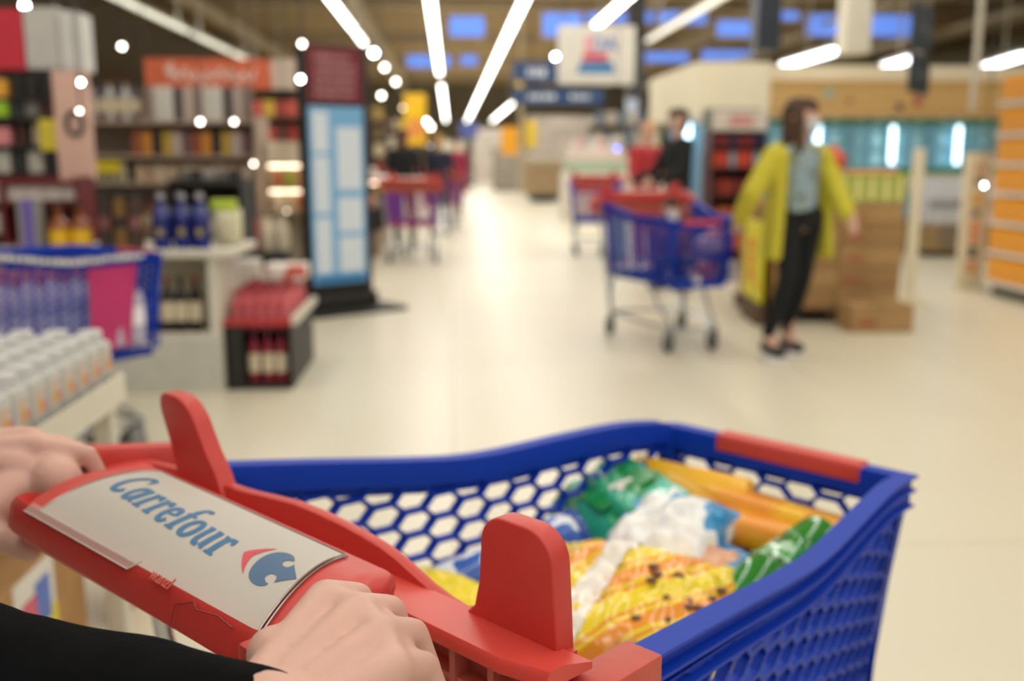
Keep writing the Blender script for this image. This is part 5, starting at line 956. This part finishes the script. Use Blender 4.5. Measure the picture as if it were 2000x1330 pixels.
# navy direction signs and the white poster
t = thing('direction_sign', 'navy hanging direction sign with two boards behind the white poster', 'sign', (1.25, 19, 0))
for (x0, x1, z0, z1) in ((-.08, .85, 2.62, 2.98), (-.08, 1.62, 2.22, 2.50)): MB().box(x0, x1, -.03, .03, z0, z1).build('board', mat('22426e', .5), t, 0)
wm_ = mat('c8ccd4', .5); blurlines(t, 'white_lettering', wm_, .18, .55, 2.70, 2.90, -.031, 1, 4, .2); blurlines(t, 'white_lettering', wm_, .16, .80, 2.28, 2.45, -.031, 1, 5); blurlines(t, 'white_lettering', wm_, .95, 1.45, 2.28, 2.45, -.031, 1, 6)
MB().box(-.04, .10, -.034, -.03, 2.54, 2.64).build('yellow_mark', mat('c8a848', .5), t, 0)
MB().box(.0, .012, -.01, .01, 2.5, CZ-.02).build('suspension_wire', DKF, t, 0); MB().box(.80, .812, -.01, .01, 2.98, CZ-.02).build('suspension_wire', DKF, t, 0); MB().box(.40, .46, -.02, .02, 2.5, 2.62).build('bracket', DKF, t, 0)
p = at(1090, 50, 15.2); q = at(1238, 165, 15.2)
t = thing('price_poster', 'large white hanging poster with pink, red and blue print', 'poster', ((p.x+q.x)/2, 15.2, q.z)); w_ = (q.x-p.x)/2; h_ = p.z-q.z; MB().rbox(-w_, w_, -.04, .04, 0, h_, .01, 1).build('poster_face', mat('d6d2c8', .5), t)
MB().box(-w_*.32, -w_*.10, -.046, -.04, h_*.55, h_*.82).build('pink_print', mat('e09aa4', .5), t, 0)
o = text('DA', 'blue_print', h_*.34, mat('4668b4', .5), t, (w_*.18, -.041, h_*.68), depth=.004, bold=.006); MB().box(-w_*.36, w_*.30, -.046, -.04, h_*.40, h_*.53).build('red_print', mat('cc4656', .5), t, 0)
MB().add([(-w_*.52, -.041, h_*.18), (w_*.46, -.041, h_*.18), (w_*.46, -.046, h_*.34), (w_*.30, -.046, h_*.40), (-w_*.42, -.046, h_*.38)], [(0, 1, 2, 3, 4)]).build('blue_band', mat('3f7cae', .5), t, 0)
for sx in (-w_*.8, w_*.8): MB().box(sx-.006, sx+.006, -.006, .006, h_, CZ-q.z-.02).build('suspension_wire', DKF, t, 0)
# --- posts
for (px, w_, Y, m, lab) in [(1495, .155, 13.3, mat('1c2430', .5), 'dark navy square post rising to the roof above the cream bulkhead'), (1668, .165, 13.3, mat('d8d2c0', .5), 'cream square post rising to the roof above the wood fascia')]:
    p = at(px, 60, Y); o = MB().box(-w_, w_, -w_, w_, 2.62 if px < 1500 else 2.6, CZ-.02).build('post', m, None, 0); tag(o, lab, 'post'); o.location = (p.x, Y, 0)
for (px, Y, w_, c, lab) in [(1243, 26, .20, '3a3a3c', 'dark post right behind the white poster'), (1912, 9.5, .022, 'c8c4b4', 'thin pale pole hanging at the right, beside the dark hanging sign'), (1018, 34, .06, 'b8a888', 'thin pale pole left of the navy sign')]:
    p = at(px, 60, Y); o = MB().box(-w_, w_, -w_, w_, 0 if Y > 10 else 1.7, CZ-.02).build('pole', mat(c, .5), None, 0); tag(o, lab, 'pole'); o.location = (p.x, Y, 0)
# --- freezer hall on the right
FY = 12.9
def px2(px, py): return at(px, py, FY)
a = px2(1360, 130); b_ = px2(1500, 215); c = px2(2010, 230); wz = px2(1500, 230).z; wt = px2(1500, 155).z; ct = px2(1500, 122).z
t = thing('bulkhead', 'cream bulkhead over the freezer wall at the right', 'bulkhead', (a.x, FY, 0)); MB().box(0, b_.x-a.x, -.05, 3.0, wz+.02, ct).build('left_box', CREAM, t, 0); MB().box(b_.x-a.x, c.x-a.x, .1, 3.0, wt, ct-.02).build('upper_band', CREAM, t, 0)
MB().box(.01, .10, 2.6, 2.9, 0, wz+.02).build('support', CREAM, t, 0)
t = thing('wood_fascia', 'light wooden fascia board above the glass freezer doors', 'fascia', (b_.x+.01, FY, 0)); wl = c.x-b_.x; MB().box(0, wl, -.02, .09, wz, wt-.01).build('boards', pattern('wood_planks', ['c8a468', 'c29c60', 'cfae74', 'bc9658'], 'bands', .8, .6, 2, 'Z'), t, 0); MB().box(0, wl, -.06, -.02, wz, wz+.05).build('lower_ledge', mat('c8a878', .6), t, 0)
for (u, z, s, m) in ((.22, .66, .07, mat('9cb0a0', .5)), (.49, .30, .05, mat('4a4c50', .5)), (.56, .45, .07, mat('a85a4a', .5)), (.30, .45, .04, mat('8a6a3c', .5))): MB().lathe([(0, -.03), (s, -.03), (s, -.022), (0, -.022)], 12, Matrix.Translation((wl*u, 0, wz+(wt-wz)*z)) @ Matrix.Rotation(PI/2, 4, 'X') @ Matrix.Translation((0, 0, .055))).build('fascia_picture', m, t)
zb = px2(1800, 328).z; zt = wz-.02; fx0 = px2(1500, 300).x; fx1 = px2(1955, 300).x
t = thing('freezer_cabinet', 'long freezer cabinet with turquoise lit glass doors under the wood fascia', 'freezer', (fx0, FY, 0)); fl = fx1-fx0
MB().box(0, fl, .78, .84, 0, zt).build('back_panel', mat('4aa0b8', .5, em=.35), t, 0); MB().box(0, fl, .0, .84, zb-.30, zb-.02).build('sill', OFFW, t, 0); MB().box(0, fl, -.01, .02, zb-.07, zb).build('green_trim', mat('2c7a34', .5), t, 0); MB().box(0, fl, -.01, .02, zt-.05, zt).build('green_trim', mat('2c7a34', .5), t, 0)
MB().box(0, fl, .03, .84, 0, .42).build('base', mat('8a7454', .6), t, 0)
for k in range(3): MB().box(.02, fl-.02, .12, .76, zb+.02+.24*k, zb+.035+.24*k).build('shelf_board', mat('9cc8d8', .4), t, 0)
nd = 6
for k in range(nd):
    x0 = fl*k/nd; dw = fl/nd
    for xa in (x0, x0+dw-.03): MB().box(xa, xa+.03, -.005, .02, zb, zt-.05).build('door_frame', mat('5c8ca0', .4), t, 0)
    MB().box(x0+.03, x0+dw-.03, .0, .008, zb, zt-.05).build('glass_door', mat('9fd8e4', .05, alpha=.25, var=0), t, 0)
tubeB = mat('d8f0ff', .4, em=7)
for pxx in (1747, 1876, 1600): u = px2(pxx, 270).x-fx0; MB().rbox(u-.035, u+.035, .03, .07, zb+.05, zt-.08, .02, 2).build('light_tube', tubeB, t)
for k in range(3): row('box', fx0+.1, fx1-.1, FY+.25, zb+.036+.24*k, 26, ['a8d8e0', '3a8cb0', 'e0f4f4', '5cb8b0', '2c6c98'], 'frozen pack on the %s shelf behind the turquoise glass doors' % ORD[k], 'pack', 'frozen packs on the %s freezer shelf' % ORD[k], .17, .11, .12)
# steel counter and wooden front below the freezer doors
p0_ = px2(1795, 345); p1_ = px2(1892, 430)
t = thing('chest_freezer', 'white and grey low freezer with wooden front and round emblem, under the glass doors', 'freezer', (p0_.x-.1, FY-.10, 0)); w_ = p1_.x-p0_.x+.9; MB().rbox(0, w_, -.45, .05, .42, px2(1800, 350).z, .02).build('cabinet_top', mat('c8cad0', .4), t); MB().box(0, w_, -.462, -.45, .62, .72).build('grille', mat('8c8f94', .4), t, 0); MB().box(.01, w_-.01, -.42, .03, .08, .42).build('wood_front', mat('9c8058', .6, var=.15), t, 0); MB().box(.05, w_-.05, -.36, 0, 0, .08).build('plinth', DKF, t, 0)
MB().tube([(.32+.10*math.cos(k*PI/10), -.43, .26+.10*math.sin(k*PI/10)) for k in range(20)], .018, 6, closed=True).build('round_emblem', mat('6c7480', .5), t)
# upright lit freezer end at centre right
p = at(1345, 245, 11.6); q = at(1395, 405, 11.6)
t = thing('glass_freezer', 'upright glass freezer with cold white edge lights behind the black-coated person', 'freezer', (p.x, 11.6, 0)); w_ = q.x-p.x; MB().box(-.05, w_+.10, .05, 1.1, 0, .45).build('base', mat('5a6a78', .5), t, 0); MB().box(-.02, w_+.06, .9, .95, .45, p.z+.04).build('back_panel', mat('6aa8c8', .5, em=.4), t, 0)
MB().box(-.05, w_+.10, .03, 1.1, p.z+.04, p.z+.12).build('top_panel', OFFW, t, 0); MB().box(-.02, w_+.06, .04, .05, .45, p.z+.04).build('glass_door', mat('a8d4e8', .05, alpha=.3, var=0), t, 0)
MB().rbox(-.03, .03, 0, .04, p.z-.28, p.z+.02, .015, 2).build('light_tube', mat('c8ecff', .4, em=6), t); MB().rbox(w_-.03, w_+.03, 0, .04, q.z, p.z+.0, .015, 2).build('light_tube', mat('b0d4ff', .4, em=2.2), t)
for k in range(3): row('box', p.x+.03, q.x-.02, 11.95, .47+.33*k, 2, ['5ca0c8', 'a8d0e0'], 'frozen carton on the %s shelf of the upright glass freezer' % ORD[k], 'carton', 'cartons on the %s shelf of the upright freezer' % ORD[k], .30, .12, .12)
# red promotional stand
p = at(1392, 215, 10.8); q = at(1492, 400, 10.8)
t = shelf('promo_stand', 'display stand of red and brown packs with a white header, left of the woman', 'stand', p.x, q.x, 10.8, 11.2, [.25, .55, .85, 1.15, 1.38], p.z-.22, mat('4a2420', .6)); w_ = (q.x-p.x)/2; MB().box(-w_, w_, -.2, -.18, p.z-.21, p.z).build('header_board', mat('dcd4cc', .5), t, 0); hb = MB(); blurtext(hb, -w_*.4, w_*.6, p.z-.17, p.z-.05, -.201, 2, 12, .25); hb.build('red_lettering', mat('d05058', .5), t, 0)
MB().box(-w_, w_, .1, .2, p.z-.22, p.z+.03).build('header_back', mat('6a7468', .5), t, 0)
for z, cols in ((.25, ['a83c28', 'c8602c']), (.55, ['8a2c20', 'c87038', 'a84030']), (.85, ['6a2018', 'a83828', '8a3424']), (1.15, ['e05030', 'd8483c', '88a0b0']), (1.38, ['8a2a2c', '8a2a2c', '2c2c5c'])): row('box', p.x+.04, q.x-.04, 10.9, z+.001, 6, cols, 'red-brown pack on the %s shelf of the promotional stand' % {.25: 'bottom', .55: 'second', .85: 'third', 1.15: 'fourth', 1.38: 'top'}[z], 'pack', 'packs on the promotional stand, %s shelf' % {.25: 'bottom', .55: 'second', .85: 'third', 1.15: 'fourth', 1.38: 'top'}[z], .17 if z < 1.3 else .10, .075)
# --- pallets of cartons behind the woman
CARD = mat('a98759', .8, var=.10, scale=5); CARD2 = mat('9c7a4e', .8, var=.12, scale=5); TAPE = mat('8a6c44', .6)
t = thing('pallet', 'dark wooden pallet under the tall stack of cardboard cartons', 'pallet', (2.95, 7.95, 0)); 
for k in range(5): MB().box(-.52, .50, -.50+.22*k, -.36+.22*k, .09, .11).build('deck_board', mat('5c4630', .8), t, 0)
for sx in (-.5, -.05, .40): MB().box(sx, sx+.10, -.5, .5, 0, .09).build('runner', mat('4a3826', .8), t, 0)
def cardbox(x, y, z, w_, d, h, lab, m=CARD, rz=0):
    t = thing('cardboard_carton', lab, 'carton', (x, y, z), rz); MB().rbox(-w_/2, w_/2, -d/2, d/2, 0, h, .006, 1).build('carton_body', m, t); MB().box(-w_/2+.02, w_/2-.02, -d/2-.001, -d/2+.001, h*.86, h*.9).build('tape_line', TAPE, t, 0)
    MB().box(-.03, .03, -d/2-.0012, d/2+.0012, h-.0005, h+.0008).build('tape', TAPE, t, 0); MB().box(-w_*.38, -w_*.12, -d/2-.002, -d/2, h*.22, h*.5).build('printed_mark', mat('a06044', .7), t, 0); return t
zz = .11; names = ['bottom', 'second', 'third', 'fourth', 'top']
for k in range(5):
    h = .163
    for c_, (x, w_) in enumerate(((2.70, .50), (3.21, .50))):
        cardbox(x+rnd.uniform(-.01, .01), 7.66, zz, w_, .42, h-.002, '%s brown carton in the %s column of the stack behind the woman' % (names[k], 'left' if c_ == 0 else 'right'), CARD if (k+c_) % 2 else CARD2)
        cardbox(x, 8.12, zz, w_, .42, h-.002, '%s brown carton at the back of the %s column of the stack' % (names[k], 'left' if c_ == 0 else 'right'), CARD)
    zz += h
cardbox(3.14, 7.15, 0, .46, .30, .20, 'loose brown carton standing on the floor in front of the stack', CARD); 
zc = .11+5*.163
t = thing('striped_crate', 'green and yellow striped fruit crate on top of the carton stack', 'crate', (3.05, 7.75, zc)); MB().box(-.46, .42, -.28, .28, 0, .012).build('crate_base', mat('98a850', .6), t, 0)
sp_ = MB()
for (x0, x1, y0, y1) in ((-.46, .42, -.28, -.268), (-.46, .42, .268, .28), (-.46, -.448, -.28, .28), (.408, .42, -.28, .28)): MB().box(x0, x1, y0, y1, .012, .21).build('crate_wall', mat('a9b058', .6), t, 0)
for k in range(8): MB().box(-.42+.11*k, -.385+.11*k, -.284, -.280, .015, .19).build('yellow_stripe', mat('e4de8c', .6), t, 0)
MB().box(-.46, .42, -.286, -.28, .19, .215).build('crate_rim', mat('8fae3c', .6), t, 0)
rs = random.Random(11); fr0 = None
for k in range(16):
    i, j = k % 8, k//8
    o = fr0.copy() if fr0 else MB().ball((0, 0, 0), (.052, .052, .048), 12).build('peach', mat('e08a5c', .5, var=.15, scale=20)); 
    if fr0: COL.objects.link(o)
    else: fr0 = o
    o.location = (2.67+.107*i, 7.60+.12*j, zc+.195); tag(o, 'orange-pink fruit lying in the striped crate', 'fruit', 'fruit in the striped crate')
t = thing('net_bag', 'round red-orange net bag of fruit on top of the striped crate', 'bag', (2.98, 7.74, zc+.235)); MB().lathe([(0, 0), (.07, .01), (.10, .06), (.095, .12), (.05, .16), (.02, .18), (.03, .20), (0, .20)], 16).build('net', mat('e05a3c', .5, bump=.6, bscale=80), t)
t = thing('price_sheet', 'tall bright yellow sheet with orange print on the left side of the carton stack', 'poster', (2.33, 7.33, 0), math.atan2(.55, .05)); 
MB().rbox(0, .62, -.012, .012, .17, .78, .003, 1).build('sheet', mat('e2d818', .5), t); MB().box(0, .62, -.03, .03, 0, .17).build('base_rail', mat('5c4630', .7), t, 0); ob = MB(); blurtext(ob, .22, .50, .30, .66, .0165, 3, 3, .2, .004); ob.build('orange_print', mat('e8922c', .5), t, 0); ob = MB(); ob.v = []; blurtext(ob, .06, .14, .26, .34, .0165, 1, 3, .2, .004); ob.build('orange_print', mat('e8922c', .5), t, 0)
p = at(1796, 290, 8.4); q = at(1806, 500, 8.4)
t = thing('upright_board', 'narrow cream board standing at the right side of the carton stack', 'board', (p.x, 8.4, 0)); MB().rbox(-.05, .05, -.02, .02, .05, p.z, .008, 1).build('board_face', CREAM, t); MB().box(-.08, .08, -.15, .15, 0, .05).build('foot', CREAM, t, 0)
# --- white upright sign and orange shelving at the right edge
t = thing('upright_sign', 'white upright sign with orange and dark marks beside the orange shelves', 'sign', (5.02, 9.35, 0), math.radians(0)); MB().rbox(-.13, .13, -.03, .03, .03, 1.30, .015, 2).build('sign_panel', CREAM, t); MB().rbox(-.14, .14, -.10, .10, 0, .03, .01, 1).build('foot', CREAM, t)
for (z0, z1, m) in ((1.10, 1.20, 'd8b8a8'), (1.0, 1.07, '6a7468'), (.80, .92, 'e8b44c'), (.70, .77, '6a7470'), (.45, .66, 'e89a6c'), (.30, .42, '38484c'), (.16, .26, 'e88c34')): MB().box(-.035, .035, -.034, -.03, z0, z1).build('printed_mark', mat(m, .5), t, 0)
ox0, ox1, oy0, oy1 = 4.98, 6.0, 8.02, 9.0
lz = [.15, .42, .69, .96, 1.22, 1.48, 1.76]
t = thing('orange_gondola', 'shelving of bright orange boxes at the right edge', 'shelf', ((ox0+ox1)/2, (oy0+oy1)/2, 0)); w_ = (ox1-ox0)/2; d = (oy1-oy0)/2
for z in lz: MB().box(-w_, w_, -d, d, z-.035, z-.005).build('shelf_board', STEEL, t, 0); MB().box(-w_-.012, -w_, -d, d, z-.045, z-.0).build('price_rail', mat('d8d4cc', .4), t, 0)
for sy in (-d+.02, d-.02): MB().box(w_-.04, w_, sy-.02, sy+.02, 0, 2.1).build('upright', STEEL, t, 0)
MB().box(-w_+.06, w_, -d+.05, d-.05, 0, .115).build('base', mat('6c6658', .6), t, 0)
ob0 = thing('orange_box', 'x', 'box'); MB().rbox(-.078, .078, -.076, .076, 0, .215, .004, 1).build('box_body', mat('f2a41c', .5, var=.10, scale=12, em=0), ob0); MB().box(-.0795, -.078, -.03, .03, .06, .13).build('printed_label', mat('eaa860', .5), ob0, 0); MB().box(-.03, .03, -.0775, -.076, .06, .13).build('printed_label', mat('eaa860', .5), ob0, 0)
ko = tree_index(ob0); n = 0
nm = ['bottom', 'second', 'third', 'fourth', 'fifth', 'sixth', 'top']
for k, z in enumerate(lz):
    for j in range(6):
        for i in range(3):
            o = ob0 if n == 0 else copy_tree(ob0, ks=ko); n += 1; o.location = (ox0+.085+.16*i, oy0+.09+.158*j, z-.004); lb_ = 'bright orange box on the %s shelf of the right-edge gondola' % nm[k]; o['label'] = lb_; o['group'] = 'orange boxes on the %s shelf' % nm[k]
# dark hanging sign
p = at(1790, 5, 9.0)
t = thing('hanging_sign', 'dark hanging sign of two tilted boards near the top right', 'sign', (p.x, 9.0, 0), math.radians(52))
for (x0, x1, z0, z1, sk) in ((-.05, .62, 2.22, 2.62, 0), (-.05, .62, 1.84, 2.18, 0)): MB().rbox(x0, x1, -.02, .02, z0, z1, .005, 1).build('board', mat('26323e', .5), t)
blurlines(t, 'faint_lettering', mat('55606a', .5), .08, .5, 2.34, 2.50, -.021, 1, 31); blurlines(t, 'faint_lettering', mat('55606a', .5), .08, .5, 1.94, 2.08, -.021, 1, 33)
for sx in (.05, .5): MB().box(sx, sx+.012, -.006, .006, 2.18, CZ-.02).build('suspension_wire', GRYM, t, 0)
# cardboard tub between trolleys: small red fixture behind the large trolley
far_gondola('pale far shelving right of the white counter', 3.9, 5.6, 17.5, 18.1, 1.5, ['d8d0c4', 'd09c94', 'c8ccd0', '8a8c94'], 3, n=8, hh=.22, m=mat('c8c4b8', .6))
far_gondola('dark far shelving behind the glass freezer', 3.3, 4.6, 23.5, 24.2, 2.0, ['5c6c84', '8a8c88', 'c8b8a8'], 3, n=7, hh=.3, m=mat('8c8878', .6))
